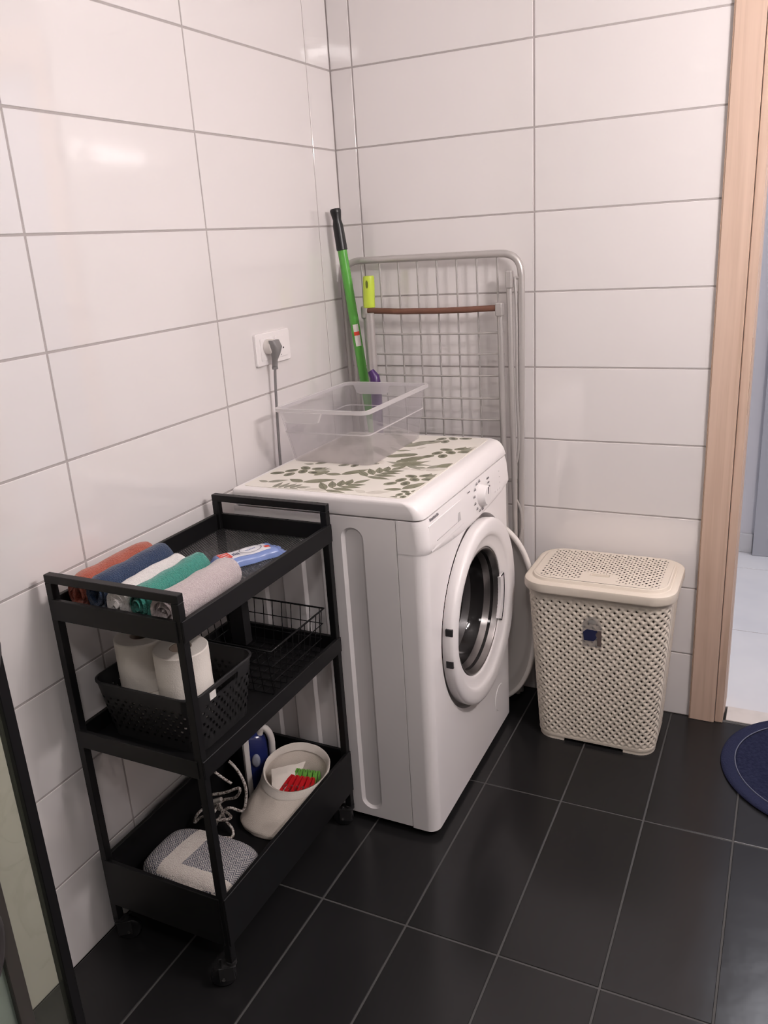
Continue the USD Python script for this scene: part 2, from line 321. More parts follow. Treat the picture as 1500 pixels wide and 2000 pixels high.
# unseen right and front walls, their greys set to control bounced light
wr = setting('wall_right', 'pale grey glossy tiles on the unseen right wall, grey set for bounced light')
part(wr, 'grout_bed', box(ROOM_X + BED, ROOM_X + 0.1, ROOM_Y, 0.0, 0, ROOM_Z), L_GROUT, smooth=False)
lay(wr, [ROOM_Y, -2.58, -2.07, -1.555, -1.04, -0.525, 0.0], ROWS, lambda u, v, d: (ROOM_X + BED - d, u, v), L_TILER)
wf = setting('wall_front', 'mid grey tiles on the unseen wall behind the camera, grey set for bounced light')
part(wf, 'grout_bed', box(0, ROOM_X, ROOM_Y - 0.1, ROOM_Y - BED, 0, ROOM_Z), L_GROUT, smooth=False)
lay(wf, [0.0, 0.44, 0.955, 1.47, ROOM_X], ROWS, lambda u, v, d: (u, ROOM_Y - BED + d, v), L_TILED)
setdata(part(None, 'ceiling', box(-0.1, ROOM_X + 0.1, ROOM_Y - 0.1, 0.13, ROOM_Z, ROOM_Z + 0.1), L_PLASTER, smooth=False), kind='structure')

# door frame in pale oak
df = setting('door_1', 'pale oak veneer door frame')
part(df, 'architrave', box(1.048, 1.1145, -0.013, -0.0005, 0, DZ + 0.075, 0.0015), L_OAK)
part(df, 'architrave', box(DX1 - 0.004, ROOM_X - 0.002, -0.013, -0.0005, 0, DZ + 0.075, 0.0015), L_OAK)
part(df, 'architrave', box(1.1145, DX1 - 0.004, -0.013, -0.0005, DZ, DZ + 0.075, 0.0015), L_OAK)
part(df, 'edge_strip', box(1.0455, 1.048, -0.011, -0.0004, 0, DZ + 0.075), L_OAKD, smooth=False)
slot = box(1.1325, 1.150, -0.0065, -0.004, 0.93, 1.13)
part(df, 'jamb', box(1.1160, 1.1375, -0.006, 0.05, 0, DZ, 0.0015), L_OAK)
part(df, 'jamb', box(1.1180, 1.1388, 0.0502, 0.15, 0, DZ, 0.0015), L_OAK)
part(df, 'jamb', box(DX1 - 0.024, DX1 - 0.005, -0.006, 0.15, 0, DZ, 0.0015), L_OAK)
part(df, 'jamb', box(1.1376, DX1 - 0.0245, -0.006, 0.15, DZ - 0.02, DZ - 0.001, 0.0015), L_OAK)
part(df, 'strike_slot', box(1.1372, 1.1382, -0.004, 0.002, 0.905, 1.10), L_OAKD, smooth=False, label='dark slot in the door jamb')
# hall beyond the door
hf = setting('floor_hall', 'pale floor tiles in the hall beyond the doorway')
part(hf, 'grout_bed', box(0.6, 2.6, 0.09, 1.75, -0.1, -BED), L_GROUT, smooth=False)
lay(hf, [0.6, 1.02, 1.62, 2.22, 2.6], [0.09, 0.622, 1.222, 1.75], lambda u, v, d: (u, v, -BED + d), L_HALLTILE)
th = setting('trim_1', 'pale stone threshold in the doorway')
part(th, 'sill', box(DX0 + 0.027, DX1 - 0.006, 0.012, 0.089, -0.02, 0.003, 0.001), L_THRESH)
part(th, 'joint', box(DX0 + 0.02, DX1 - 0.006, 0.0, 0.0118, -0.02, 0.0005), L_FGROUT, smooth=False)
setdata(part(None, 'wall_hall', cat(box(0.5, 2.7, 1.42, 1.55, 0, 2.45), box(0.5, 0.6, 0.13, 1.42, 0, 2.45), box(2.6, 2.7, 0.13, 1.42, 0, 2.45)), L_HALLWALL, smooth=False), kind='structure')
setdata(part(None, 'ceiling_hall', box(0.5, 2.7, 0.13, 1.55, 2.45, 2.55), L_PLASTER, smooth=False), kind='structure')
setdata(part(None, 'baseboard_hall', box(0.6, 1.148, 1.405, 1.42, 0, 0.085, 0.002), L_HALLTILE), kind='structure')
hg = thing('hall_cabinet', 'plain grey cabinet side in the hall seen through the doorway', 'cabinet', (1.15, 1.375, 0))
part(hg, 'side_panel', box(0, 0.5, 0, 0.04, 0.0, 1.7, 0.002), L_HALLGREY)
part(hg, 'top_panel', box(-0.003, 0.505, -0.004, 0.044, 1.7, 1.72, 0.002), L_HALLGREY)

# shower screen in the lower left corner
sc = thing('shower_screen', 'clear glass shower screen with black edge profile at the lower left', 'shower screen', (0.29, 0, 0))
part(sc, 'edge_profile', box(0.0, 0.02, -1.628, -1.611, 0.02, 2.0, 0.001), L_BLACK, label='slim black edge profile')
part(sc, 'glass_pane', box(0.006, 0.012, -1.690, -1.6281, 0.02, 2.0), L_SGLASS, smooth=False)
part(sc, 'corner_profile', box(0.0, 0.02, -1.712, -1.6901, 0.02, 2.0, 0.001), look('bronze_profile', (0.05, 0.045, 0.04), 0.4), label='dark bronze corner profile')
part(sc, 'frosted_pane', box(0.006, 0.012, -2.35, -1.7121, 0.02, 2.0), L_FROST, smooth=False)
part(sc, 'bottom_rail', box(0.0, 0.02, -2.35, -1.611, 0.004, 0.0199), L_BLACK, smooth=False)
hs = thing('shower_hose', 'dark grey flexible shower hose hanging in loops by the glass screen', 'hose', (0.322, 0, 0))
part(hs, 'hose', tube(spline([(0, -1.83, 1.25), (0, -1.75, 1.06), (0, -1.655, 0.97), (0, -1.6255, 0.925), (0, -1.628, 0.90), (0, -1.66, 0.85), (0, -1.74, 0.76), (0, -1.78, 0.68), (0, -1.755, 0.60), (0, -1.717, 0.55), (0, -1.717, 0.52), (0, -1.745, 0.46), (0, -1.83, 0.44), (0, -1.90, 0.7), (0, -1.93, 1.1)], 140), 0.006, 10), look('hose_grey', (0.055, 0.05, 0.05), 0.4))
part(hs, 'hand_shower', lathe([(0, 0), (0.012, 0), (0.014, 0.12), (0.03, 0.16), (0.035, 0.175), (0, 0.18)], 20, origin=(0, -1.93, 1.1)), L_GREYPL)
part(hs, 'wall_hook', cat(cyl((0.006, -1.83, 1.25), (-0.0118, -1.83, 1.25), 0.012)), L_GREYPL)

# ================================================================== WASHING MACHINE
WX0, WXF, WY0, WY1, WZT = 0.07, 0.555, -0.762, -0.165, 0.855
WYC = (WY0 + WY1) / 2
wm = thing('washing_machine', 'white front-loading washing machine with dark glass porthole and patterned mat on top', 'washing machine')
def stadium(cx, z0, z1, r): return LineString([(cx, z0 + r), (cx, z1 - r)]).buffer(r, 16)
body = m3.Manifold.cube([0.49 - WX0, WY1 - WY0, 0.812 - 0.022]).translate([WX0, WY0, 0.022])
for cx in (0.160, 0.271, 0.382):
    a, b = stadium(cx, 0.043, 0.787, 0.028), stadium(cx, 0.049, 0.781, 0.0205)
    A = tm(mf(extr(a, 0.001))); B = tm(mf(extr(b, 0.001)))
    A.apply_translation([0, 0, -0.001]); B.apply_translation([0, 0, 0.0055])
    cut = m3.Manifold.hull_points(np.vstack([A.vertices, B.vertices]))
    # local (x, z, depth) -> world (x, y = WY0 + depth, z)
    M = np.array([[1, 0, 0, 0], [0, 0, 1, WY0], [0, 1, 0, 0]], float)
    body = body - m3.Manifold(m3.Mesh(vert_properties=np.array((lambda v: np.column_stack([v[:, 0], WY0 + v[:, 2], v[:, 1]]))(np.array(cut.to_mesh().vert_properties[:, :3])), np.float32), tri_verts=np.array(cut.to_mesh().tri_verts[:, ::-1], np.uint32)))
plan = Polygon(rrect(0.4915, WXF, WY0 + 0.0005, WY1 - 0.0005, 0, 12, radii=(0.0005, 0.027, 0.027, 0.0005)))
front = mf(extr(plan, 0.74 - 0.018, 0.018))
DY, DZC = -0.437, 0.468
recess = mf(lathe([(0, -0.03), (0.247, -0.03), (0.255, 0.02), (0, 0.02)], 96, 'x', (WXF, DY, DZC)))
hole = mf(lathe([(0, -0.20), (0.166, -0.20), (0.166, 0.02), (0, 0.02)], 96, 'x', (WXF, DY - 0.026, DZC + 0.010)))
planp = Polygon(rrect(0.4917, WXF + 0.007, WY0, WY1, 0, 14, radii=(0.0005, 0.027, 0.027, 0.0005)))
arc = [(y, 0.713 + 0.024 * ((y - WYC) / 0.2985) ** 2) for y in np.linspace(WY0 - 0.01, WY1 + 0.01, 40)]
pshape = Polygon(arc + [(WY1 + 0.01, 0.9), (WY0 - 0.01, 0.9)])
def along_x(poly, x0, x1):
    m = extr(poly, x1 - x0); v = m.vertices.copy(); m.vertices = np.column_stack([x0 + v[:, 2], v[:, 0], v[:, 1]]); return mf(m)
panel = mf(extr(planp, 0.8125 - 0.70, 0.70)) ^ along_x(pshape, 0.40, 0.60)
low = along_x(pshape, 0.40, 0.60)
front = front - recess - low - hole
body = body - mf(lathe([(0, -0.16), (0.166, -0.16), (0.166, 0.02), (0, 0.02)], 96, 'x', (WXF, DY - 0.02, DZC + 0.01)))
part(wm, 'body', tm(body), L_ENAMEL, smooth=28)
part(wm, 'front_panel', tm(front), L_PLASTICW, smooth=28)
# soft leaning control panel: the upper part lies back
pm = tm(panel.refine_to_length(0.012)); v = pm.vertices.copy()
zb = 0.713 + 0.024 * ((v[:, 1] - WYC) / 0.2985) ** 2
tt = np.clip((v[:, 2] - zb) / (0.8135 - zb), 0, 1)
prof = np.interp(tt, [0, 0.06, 0.16, 0.75, 1.0], [-0.006, -0.001, 0.0, -0.005, -0.010])
wgt = np.clip((v[:, 0] - 0.495) / 0.03, 0, 1); v[:, 0] += prof * wgt; pm.vertices = v
part(wm, 'control_panel', pm, L_PLASTICW, smooth=30)
def top_ring(xf, z, ins): return ring3(rrect(WX0 + ins, xf, WY0 + ins, WY1 - ins, 0, 10, radii=(0.004, 0.022, 0.022, 0.004)), z)
part(wm, 'top_lid', loft([top_ring(0.551, 0.8152, 0.0015), top_ring(0.5535, 0.817, 0.0), top_ring(0.549, 0.832, 0.0), top_ring(0.541, 0.8445, 0.0), top_ring(0.534, 0.8505, 0.0008), top_ring(0.524, 0.8540, 0.0028), top_ring(0.515, WZT, 0.0055)]), L_PLASTICW, smooth=42)
# drawer, dial, prints
def on_panel(y, z, d=0.0):
    zb = 0.713 + 0.024 * ((y - WYC) / 0.2985) ** 2; t = (z - zb) / (0.8135 - zb)
    return np.array([WXF + 0.007 + np.interp(t, [0, 0.06, 0.16, 0.75, 1.0], [-0.006, -0.001, 0.0, -0.005, -0.010]) + d, y, z])
def patch(y0, y1, z0, z1, d=0.0008, n=6):
    P = np.array([[on_panel(y, z, d) for z in np.linspace(z0, z1, 4)] for y in np.linspace(y0, y1, n)])
    return grid_mesh(P)
def slab(y0, y1, z0, z1, d, e=0.002):
    r0 = np.array([on_panel(y, z, -0.002) for y, z in ((y0, z0), (y1, z0), (y1, z1), (y0, z1))])
    r1 = np.array([on_panel(y, z, d) for y, z in ((y0, z0), (y1, z0), (y1, z1), (y0, z1))])
    r2 = np.array([on_panel(y, z, d + .0006) for y, z in ((y0 + e, z0 + e), (y1 - e, z0 + e), (y1 - e, z1 - e), (y0 + e, z1 - e))])
    return loft([r0, r1, r2])
dr = part(wm, 'detergent_drawer', slab(-0.735, -0.535, 0.738, 0.797, 0.0002, 0.001), L_PLASTICW, smooth=20)
gp = lambda y, z, d: on_panel(y, z, d)
part(dr, 'handle_recess', loft([[gp(-0.575, .752, .0006), gp(-0.552, .752, .0006), gp(-0.552, .772, .0006), gp(-0.562, .772, .0006)], [gp(-0.574, .753, .0011), gp(-0.553, .753, .0011), gp(-0.553, .771, .0011), gp(-0.562, .771, .0011)]]), look('panel_shade', (0.50, 0.48, 0.48), 0.35), smooth=False)  # recess drawn as a raised patch, its shade put into the colour
part(dr, 'handle_edge', slab(-0.70, -0.578, 0.7525, 0.7540, 0.0008, 0.0003), look('panel_shade', (0.50, 0.48, 0.48), 0.35), smooth=False)  # thin line in the same painted shade colour
part(wm, 'name_print', cat(*[patch(-0.722 + k * 0.0062, -0.722 + k * 0.0062 + 0.0046, 0.8035, 0.8035 + (0.0052 if k % 3 else 0.0064), 0.0016, 2) for k in range(8)]), L_PRINT, smooth=False, label='small dark lettering')
dial = part(wm, 'dial', lathe([(0, 0), (0.0275, 0), (0.0275, 0.004), (0.0245, 0.021), (0.0225, 0.0235), (0, 0.0245)], 40, 'x', on_panel(-0.405, 0.768, -0.004)), L_PLASTICW, smooth=35)
part(dial, 'pointer', box(*(np.array([0.0195, 0.0212]) + on_panel(-0.405, 0.768)[0]), -0.4065, -0.4035, 0.773, 0.790), L_PRINT, smooth=False)
marks = []
for k, a in enumerate(np.linspace(0.45 * np.pi, 1.55 * np.pi, 8)):
    for s in (0.036,):
        y, z = -0.405 + s * 1.15 * np.cos(a), 0.767 + s * np.sin(a); marks.append(patch(y - 0.013, y, z - 0.0017, z + 0.0017, 0.0016, 2)); marks.append(patch(y - 0.010, y - 0.001, z + 0.0027, z + 0.0043, 0.0016, 2))
for k, z in enumerate((0.795, 0.784, 0.773, 0.762)):
    marks.append(patch(-0.352, -0.352 + 0.016 - 0.003 * (k % 2), z - 0.002, z + 0.002, 0.0016, 2))
for z in (0.79, 0.775, 0.76): marks.append(patch(-0.262, -0.259, z - 0.001, z + 0.001, 0.0016, 2))
marks.append(patch(-0.492, -0.475, 0.797, 0.8, 0.0016, 2))
for mk in marks: part(wm, 'printed_mark', mk, L_PRINT, smooth=False)
for k in range(3): part(wm, 'indicator_lamp', lathe([(0, 0), (0.0022, 0), (0.0018, 0.001), (0, 0.0012)], 10, 'x', on_panel(-0.30 + 0.018 * k, 0.745, 0)), L_PLASTICW)
# door: ring, bowl, handle, hinge
GY_, GZ_ = DY - 0.026, DZC + 0.010          # the glass sits off centre, towards the hinge
def circ(cy, cz, r, x, n=120): a = np.linspace(0, 2 * np.pi, n, endpoint=False); return np.column_stack([np.full(n, x), cy + r * np.cos(a), cz + r * np.sin(a)])
def mid(f): return DY + (GY_ - DY) * f, DZC + (GZ_ - DZC) * f
XB = WXF - 0.003
ring = loft([circ(DY, DZC, 0.200, XB - 0.010), circ(DY, DZC, 0.239, XB), circ(DY, DZC, 0.2408, XB + 0.018), circ(DY, DZC, 0.2402, XB + 0.0235), circ(DY, DZC, 0.2375, XB + 0.0275), circ(DY, DZC, 0.2325, XB + 0.0295), circ(*mid(0.2), 0.222, XB + 0.0315), circ(*mid(0.45), 0.208, XB + 0.032),
    circ(*mid(0.6), 0.1995, XB + 0.0312), circ(*mid(0.68), 0.1955, XB + 0.028), circ(*mid(0.75), 0.190, XB + 0.0245), circ(*mid(0.95), 0.175, XB + 0.0215), circ(GY_, GZ_, 0.168, XB + 0.021), circ(GY_, GZ_, 0.1655, XB + 0.019), circ(GY_, GZ_, 0.165, XB + 0.016), circ(GY_, GZ_, 0.164, XB - 0.010), circ(DY, DZC, 0.200, XB - 0.010)], caps=False)
door = part(wm, 'door', ring, L_PLASTICW, smooth=40)
# soft thumb recess beside the glass, right of the middle
bowl = lathe([(0.164, 0.0165), (0.158, 0.0150), (0.152, 0.000), (0.146, -0.026), (0.136, -0.052), (0.115, -0.080), (0.085, -0.100), (0.045, -0.113), (0, -0.117)], 96, 'x', (XB, GY_, GZ_))
part(door, 'door_glass', bowl, L_GLASSD, smooth=60, label='dark bowl-shaped door glass')
part(door, 'glass_seal', lathe([(0.1645, 0.0168), (0.161, 0.0185), (0.157, 0.0165), (0.146, -0.022), (0.1475, -0.024)], 96, 'x', (XB, GY_, GZ_), closed=True), L_STEELD, smooth=50, label='grey metal rim around the glass')
part(door, 'glass_ridge', lathe([(0.1325, -0.056), (0.128, -0.054), (0.119, -0.072), (0.122, -0.075)], 96, 'x', (XB, GY_, GZ_), closed=True), look('dark_band', (0.05, 0.047, 0.048), 0.25), smooth=50)  # dark grey ring for the band across the bowl
arcp = lambda r, x, a0=-0.55, a1=0.20, n=16: [(x, GY_ + r * np.cos(a), GZ_ + r * np.sin(a)) for a in np.linspace(a0, a1, n)]
hm = loft([np.vstack([arcp(0.1775, XB + 0.016), arcp(0.156, XB + 0.008)[::-1]]), np.vstack([arcp(0.177, XB + 0.0245), arcp(0.157, XB + 0.0225)[::-1]])])
part(door, 'door_handle', hm, L_PLASTICW, smooth=40)
part(door, 'handle_gap', tube(np.vstack([np.array(arcp(0.163, XB + 0.0238))[:1], np.array(arcp(0.1785, XB + 0.0248)), np.array(arcp(0.163, XB + 0.0238))[-1:]]), 0.0016, 8), L_DARKPL, label='thin dark gap around the door handle')
for a in (np.pi - 0.20, np.pi + 0.14):
    c = np.array([WXF + 0.014, DY + 0.2402 * np.cos(a), DZC + 0.2402 * np.sin(a)])
    part(door, 'hinge_cap', box(c[0] - 0.009, c[0] + 0.009, c[1] - 0.0025, c[1] + 0.004, c[2] - 0.009, c[2] + 0.009, 0.001), L_DARKPL)
part(wm, 'pump_flap', cat(lathe([(0, 0), (0.040, 0), (0.0385, 0.0015), (0, 0.0018)], 40, 'x', (WXF - 0.0003, -0.275, 0.12))), L_PLASTICW)
for sx, sy in ((0.12, WY0 + 0.05), (0.12, WY1 - 0.05), (0.50, WY0 + 0.06), (0.50, WY1 - 0.06)):
    part(wm, 'foot', lathe([(0, 0), (0.02, 0), (0.02, 0.008), (0.012, 0.010), (0.012, 0.024), (0, 0.024)], 20, origin=(sx, sy, 0.0002)), L_RUBBER)

# mat with printed leaves
ZM = WZT + 0.0014
mt = thing('leaf_print_mat', 'thin cream vinyl mat printed with grey-green leaves on the washing machine top', 'mat', (0, 0, WZT))
mat_poly = Polygon(rrect(0.085, 0.507, -0.738, -0.18, 0.012, 4))
part(mt, 'sheet', extr(mat_poly, 0.0012, 0.0001), L_MAT, smooth=False)
def leaf2(x, y, a, L, w, n=9):
    s = np.linspace(0, 1, n); h = 1.25 * w * np.sin(np.pi * s ** 0.8)
    p = np.vstack([np.column_stack([s * L, h]), np.column_stack([s * L, -h])[::-1][1:-1]])
    c, sn = np.cos(a), np.sin(a); return Polygon(np.column_stack([x + p[:, 0] * c - p[:, 1] * sn, y + p[:, 0] * sn + p[:, 1] * c]))
def oval2(x, y, a, L, w): return affinity.rotate(affinity.scale(Point(x, y).buffer(1, 6), L, w), np.degrees(a), origin=(x, y))
shapes = {0: [], 1: [], 2: []}; veins = []
def palm(x, y, a, s, tone, n=4):
    d = np.array([np.cos(a), np.sin(a)])
    for k in range(n):
        b = np.array([x, y]) + d * s * (0.28 * k)
        for sg in (1, -1):
            q = a + sg * (1.25 - 0.17 * k); L = s * (1.0 - 0.10 * k)
            shapes[tone].append(leaf2(b[0], b[1], q, L, 0.12 * s)); veins.append(LineString([b, b + L * 0.95 * np.array([np.cos(q), np.sin(q)])]).buffer(0.0006))
    e = np.array([x, y]) + d * s * 0.28 * n; shapes[tone].append(leaf2(e[0], e[1], a, s * 0.7, 0.11 * s))
def bunch(x, y, a, s, tone):
    for k, (u, w_) in enumerate(((0, 0), (0.8, 0.35), (0.75, -0.45), (1.5, 0.0), (1.6, 0.75), (2.2, -0.4), (2.4, 0.4))):
        c, sn = np.cos(a), np.sin(a); shapes[tone].append(oval2(x + s * (u * c - w_ * sn), y + s * (u * sn + w_ * c), a + 0.5 * k, 0.42 * s, 0.28 * s))
        veins.append(oval2(x + s * (u * c - w_ * sn), y + s * (u * sn + w_ * c), a + 0.5 * k, 0.22 * s, 0.12 * s))
    for k in range(5): shapes[min(2, tone + 1)].append(leaf2(x + s * 2.2 * np.cos(a), y + s * 2.2 * np.sin(a), a - 0.8 + 0.4 * k, s * 1.0, 0.12 * s))
def sprig(x, y, a, s, tone):
    shapes[tone].append(leaf2(x, y, a, s, 0.16 * s)); shapes[tone].append(leaf2(x, y, a + 2.3, 0.6 * s, 0.12 * s))
GA = math.radians(52)      # the prints' common direction
palm(0.300, -0.722, 1.0, 0.066, 0); palm(0.345, -0.600, 1.1, 0.066, 0); palm(0.205, -0.245, 1.2, 0.06, 1); palm(0.215, -0.42, 0.9, 0.06, 1); palm(0.125, -0.32, 0.8, 0.06, 1)
palm(0.17, -0.742, 0.35, 0.05, 1)
bunch(0.110, -0.625, 0.45, 0.042, 0); bunch(0.425, -0.640, 0.8, 0.040, 0); bunch(0.415, -0.395, 0.85, 0.044, 0); bunch(0.365, -0.245, 0.75, 0.042, 1); bunch(0.475, -0.735, 0.9, 0.026, 0)
bunch(0.24, -0.52, 0.6, 0.034, 1)
for x, y, a, s, tn in ((0.215, -0.680, 0.5, 0.08, 0), (0.275, -0.600, 0.9, 0.075, 0), (0.470, -0.675, 1.1, 0.07, 0), (0.300, -0.315, 0.7, 0.09, 1), (0.320, -0.275, 0.5, 0.095, 1), (0.455, -0.500, 0.8, 0.06, 1), (0.16, -0.53, 0.9, 0.05, 1), (0.355, -0.33, 1.0, 0.035, 2), (0.49, -0.30, 0.9, 0.05, 2), (0.46, -0.52, 0.5, 0.06, 2), (0.25, -0.73, 0.1, 0.06, 2), (0.42, -0.52, 0.4, 0.06, 2), (0.40, -0.72, 0.4, 0.06, 2), (0.31, -0.36, 0.4, 0.04, 0), (0.13, -0.70, 0.6, 0.05, 1)): sprig(x, y, a, s, tn)
for x, y, a in ((0.385, -0.43, 0.9), (0.345, -0.40, 0.5), (0.395, -0.475, 0.7)): shapes[0].append(oval2(x, y, a, 0.042, 0.018))
shapes[0].append(oval2(0.497, -0.465, 0.7, 0.028, 0.018)); shapes[0].append(oval2(0.222, -0.60, 1.2, 0.024, 0.010))
for k in range(6): shapes[1].append(leaf2(0.395, -0.48, -0.6 + 0.7 * k, 0.065, 0.007))
inner = mat_poly.buffer(-0.004)
from shapely import union_all
used = None; zoff = {0: 0.00146, 1: 0.00142, 2: 0.00138}
for tn in (0, 1, 2):
    g = union_all(shapes[tn]).intersection(inner)
    part(mt, 'leaf_print', cat(*[extr(p, 0.0001, zoff[tn] - 0.0001) for p in polys(g)]), L_LEAF[tn], smooth=False, kind='stuff', label='printed %s leaves' % ('olive', 'grey-green', 'pale')[tn])
part(mt, 'vein_print', cat(*[extr(p, 0.00005, 0.00148) for p in polys(union_all(veins).intersection(inner))]), L_VEIN, smooth=False, kind='stuff')

# clear storage box on the mat
bx = thing('storage_box', 'empty clear plastic storage box on the washing machine mat', 'storage box', (0, 0, WZT + 0.0022))
BB, BT = (0.088, 0.316, -0.515, -0.205), (0.082, 0.332, -0.562, -0.182); BH = 0.146
def brect(t, ins=0.0, r=0.018):
    a = [b + (c - b) * t for b, c in zip(BB, BT)]; return rrect(a[0] + ins, a[1] - ins, a[2] + ins, a[3] - ins, r, 5)
wt = 0.0022
part(bx, 'side_wall', loft([ring3(brect(t, 0), BH * t) for t in (0.0, 0.55, 0.57, 1.0)] + [ring3(brect(1.0, wt), BH)] + [ring3(brect(t, wt), BH * t) for t in (0.57, 0.55, 0.02)] + [ring3(brect(0, 0), 0)], caps=False), L_BOX, smooth=30)
part(bx, 'base', loft([ring3(brect(0, 0.003), 0.0004), ring3(brect(0, 0.003), 0.0026)]), L_BOXB, smooth=30)
rimo = brect(1.0, -0.007, 0.022); rimi = brect(1.0, 0.0, 0.018)
part(bx, 'rim', loft([ring3(rimi, BH - 0.008), ring3(rimo, BH - 0.008), ring3(rimo, BH + 0.001), ring3(rimi, BH + 0.001), ring3(rimi, BH - 0.008)], caps=False), L_BOXR, smooth=30)
ro, ri = brect(0.56, -0.0012), brect(0.56, -0.0001)
part(bx, 'rib', loft([ring3(ri, BH * .555), ring3(ro, BH * .555), ring3(ro, BH * .575), ring3(ri, BH * .575), ring3(ri, BH * .555)], caps=False), L_BOXR, smooth=30)
for yy, sg in ((-0.5635, -1), (-0.1805, 1)):
    y0, y1 = sorted((yy, yy + sg * 0.009))
    part(bx, 'handle', loft([[(0.10, y0, BH - 0.007), (0.215, y0, BH - 0.007), (0.205, y0, BH - 0.03), (0.195, y0, BH - 0.033), (0.12, y0, BH - 0.033), (0.11, y0, BH - 0.03)], [(0.10, y1, BH - 0.007), (0.215, y1, BH - 0.007), (0.205, y1, BH - 0.03), (0.195, y1, BH - 0.033), (0.12, y1, BH - 0.033), (0.11, y1, BH - 0.03)]]), L_BOXR, smooth=20)

# socket and washing machine plug
so = thing('wall_socket', 'white double wall socket on the left wall tiles', 'socket', (0.0, -0.432, 1.137))
part(so, 'cover_plate', loft([np.column_stack([np.full(28, x), *rrect(-0.080 + i, 0.080 - i, -0.041 + i, 0.041 - i, 0.006, 6).T]) for x, i in ((0.0003, 0), (0.007, 0), (0.009, 0.002))]), L_PLASTICW, smooth=30)
part(so, 'socket_insert', loft([np.column_stack([np.full(28, x), *rrect(0.004 + i, 0.062 - i, -0.028 + i, 0.028 - i, 0.004, 6).T]) for x, i in ((0.008, 0), (0.0105, 0), (0.0112, 0.001))]), L_PLASTICW, smooth=30)
ins1 = part(so, 'socket_insert', loft([np.column_stack([np.full(28, x), *rrect(-0.062 + i, -0.004 - i, -0.028 + i, 0.028 - i, 0.004, 6).T]) for x, i in ((0.008, 0), (0.0105, 0), (0.0112, 0.001))]), L_PLASTICW, smooth=30)
for y in (0.024, 0.042): part(so, 'contact_hole', lathe([(0, 0), (0.0025, 0), (0.0025, 0.0004), (0, 0.0004)], 12, 'x', (0.0113, y, -0.006)), L_DARKPL)
part(so, 'marking', cat(box(0.0112, 0.0116, 0.012, 0.016, -0.022, -0.019), box(0.0112, 0.0116, 0.020, 0.023, -0.0215, -0.0185), box(0.0112, 0.0116, 0.028, 0.031, -0.024, -0.0215)), L_PRINT, smooth=False)
pc = thing('power_cord', 'grey power plug and cord hanging from the wall socket behind the washer', 'power cord')
part(pc, 'plug_face', lathe([(0, 0), (0.0195, 0), (0.0195, 0.020), (0.018, 0.022), (0, 0.022)], 32, 'x', (0.0118, -0.466, 1.143)), L_OFFW, label='white plug face')
pl = [rrect(-0.0165, 0.0165, -0.009, 0.009, 0.008, 5), rrect(-0.016, 0.016, -0.012, 0.012, 0.008, 5), rrect(-0.011, 0.011, -0.010, 0.010, 0.006, 5), rrect(-0.0065, 0.0065, -0.0065, 0.0065, 0.004, 5), rrect(-0.0065, 0.0065, -0.0065, 0.0065, 0.004, 5)]
plc = [(0.034, -0.468, 1.160), (0.040, -0.469, 1.143), (0.036, -0.467, 1.126), (0.029, -0.464, 1.108), (0.026, -0.462, 1.092)]
part(pc, 'plug_body', loft([np.column_stack([p[:, 1] + c[0], p[:, 0] + c[1], np.full(len(p), c[2])]) for p, c in zip(pl, plc)]), L_GREYPL, smooth=45, label='dark grey plug body')
part(pc, 'strain_relief', lathe([(0, 0), (0.008, 0), (0.008, 0.006), (0.006, 0.007), (0, 0.007)], 16, origin=(0.026, -0.462, 1.085)), L_GREYPL)
part(pc, 'cable', tube(spline([(0.026, -0.462, 1.088), (0.022, -0.464, 1.02), (0.020, -0.468, 0.93), (0.021, -0.474, 0.85), (0.026, -0.478, 0.7), (0.040, -0.47, 0.45), (0.05, -0.45, 0.2), (0.062, -0.44, 0.12)], 50), 0.0036, 10), L_GREYPL, label='grey round cable')

# ================================================================== DRYING RACK, MOP, BROOM
rk = thing('drying_rack', 'folded grey metal clothes drying rack leaning on the back wall', 'drying rack')
def bend(p, r=0.055, n=8):
    p = np.asarray(p, float); out = [p[0]]
    for a, b, c in zip(p[:-2], p[1:-1], p[2:]):
        u, w = (a - b) / np.linalg.norm(a - b), (c - b) / np.linalg.norm(c - b)
        for t in np.linspace(0, 1, n):
            q0, q1 = b + u * r, b + w * r; out.append((1 - t) ** 2 * q0 + 2 * t * (1 - t) * b + t * t * q1)
    return np.array(out + [p[-1]])
part(rk, 'outer_frame', tube(bend([(0.040, -0.046, 0.012), (0.015, -0.038, 1.332), (0.558, -0.038, 1.332), (0.548, -0.046, 0.012)], 0.06), 0.0098, 14), L_RACK, smooth=60)
for k in range(8):
    x = 0.077 + 0.0590 * k
    part(rk, 'wire', tube([(x, -0.036, 1.328), (x + 0.004, -0.034, 0.80), (x + 0.005, -0.034, 0.70)], 0.0026, 8), L_RACK, smooth=60)
part(rk, 'cross_bar', tube([(0.028, -0.042, 0.70), (0.553, -0.042, 0.70)], 0.006, 10), L_RACK)
part(rk, 'inner_leg', tube([(0.094, -0.060, 1.203), (0.104, -0.064, 0.5), (0.107, -0.066, 0.012)], 0.0085, 12), L_RACK, smooth=60)
part(rk, 'inner_leg', tube([(0.503, -0.060, 1.203), (0.514, -0.064, 0.5), (0.518, -0.066, 0.012)], 0.0085, 12), L_RACK, smooth=60)
part(rk, 'middle_leg', tube([(0.528, -0.054, 1.275), (0.540, -0.060, 0.62), (0.544, -0.064, 0.012)], 0.008, 12), L_RACK, smooth=60)
part(rk, 'middle_leg', tube([(0.046, -0.054, 1.275), (0.060, -0.060, 0.62), (0.066, -0.064, 0.012)], 0.008, 12), L_RACK, smooth=60)
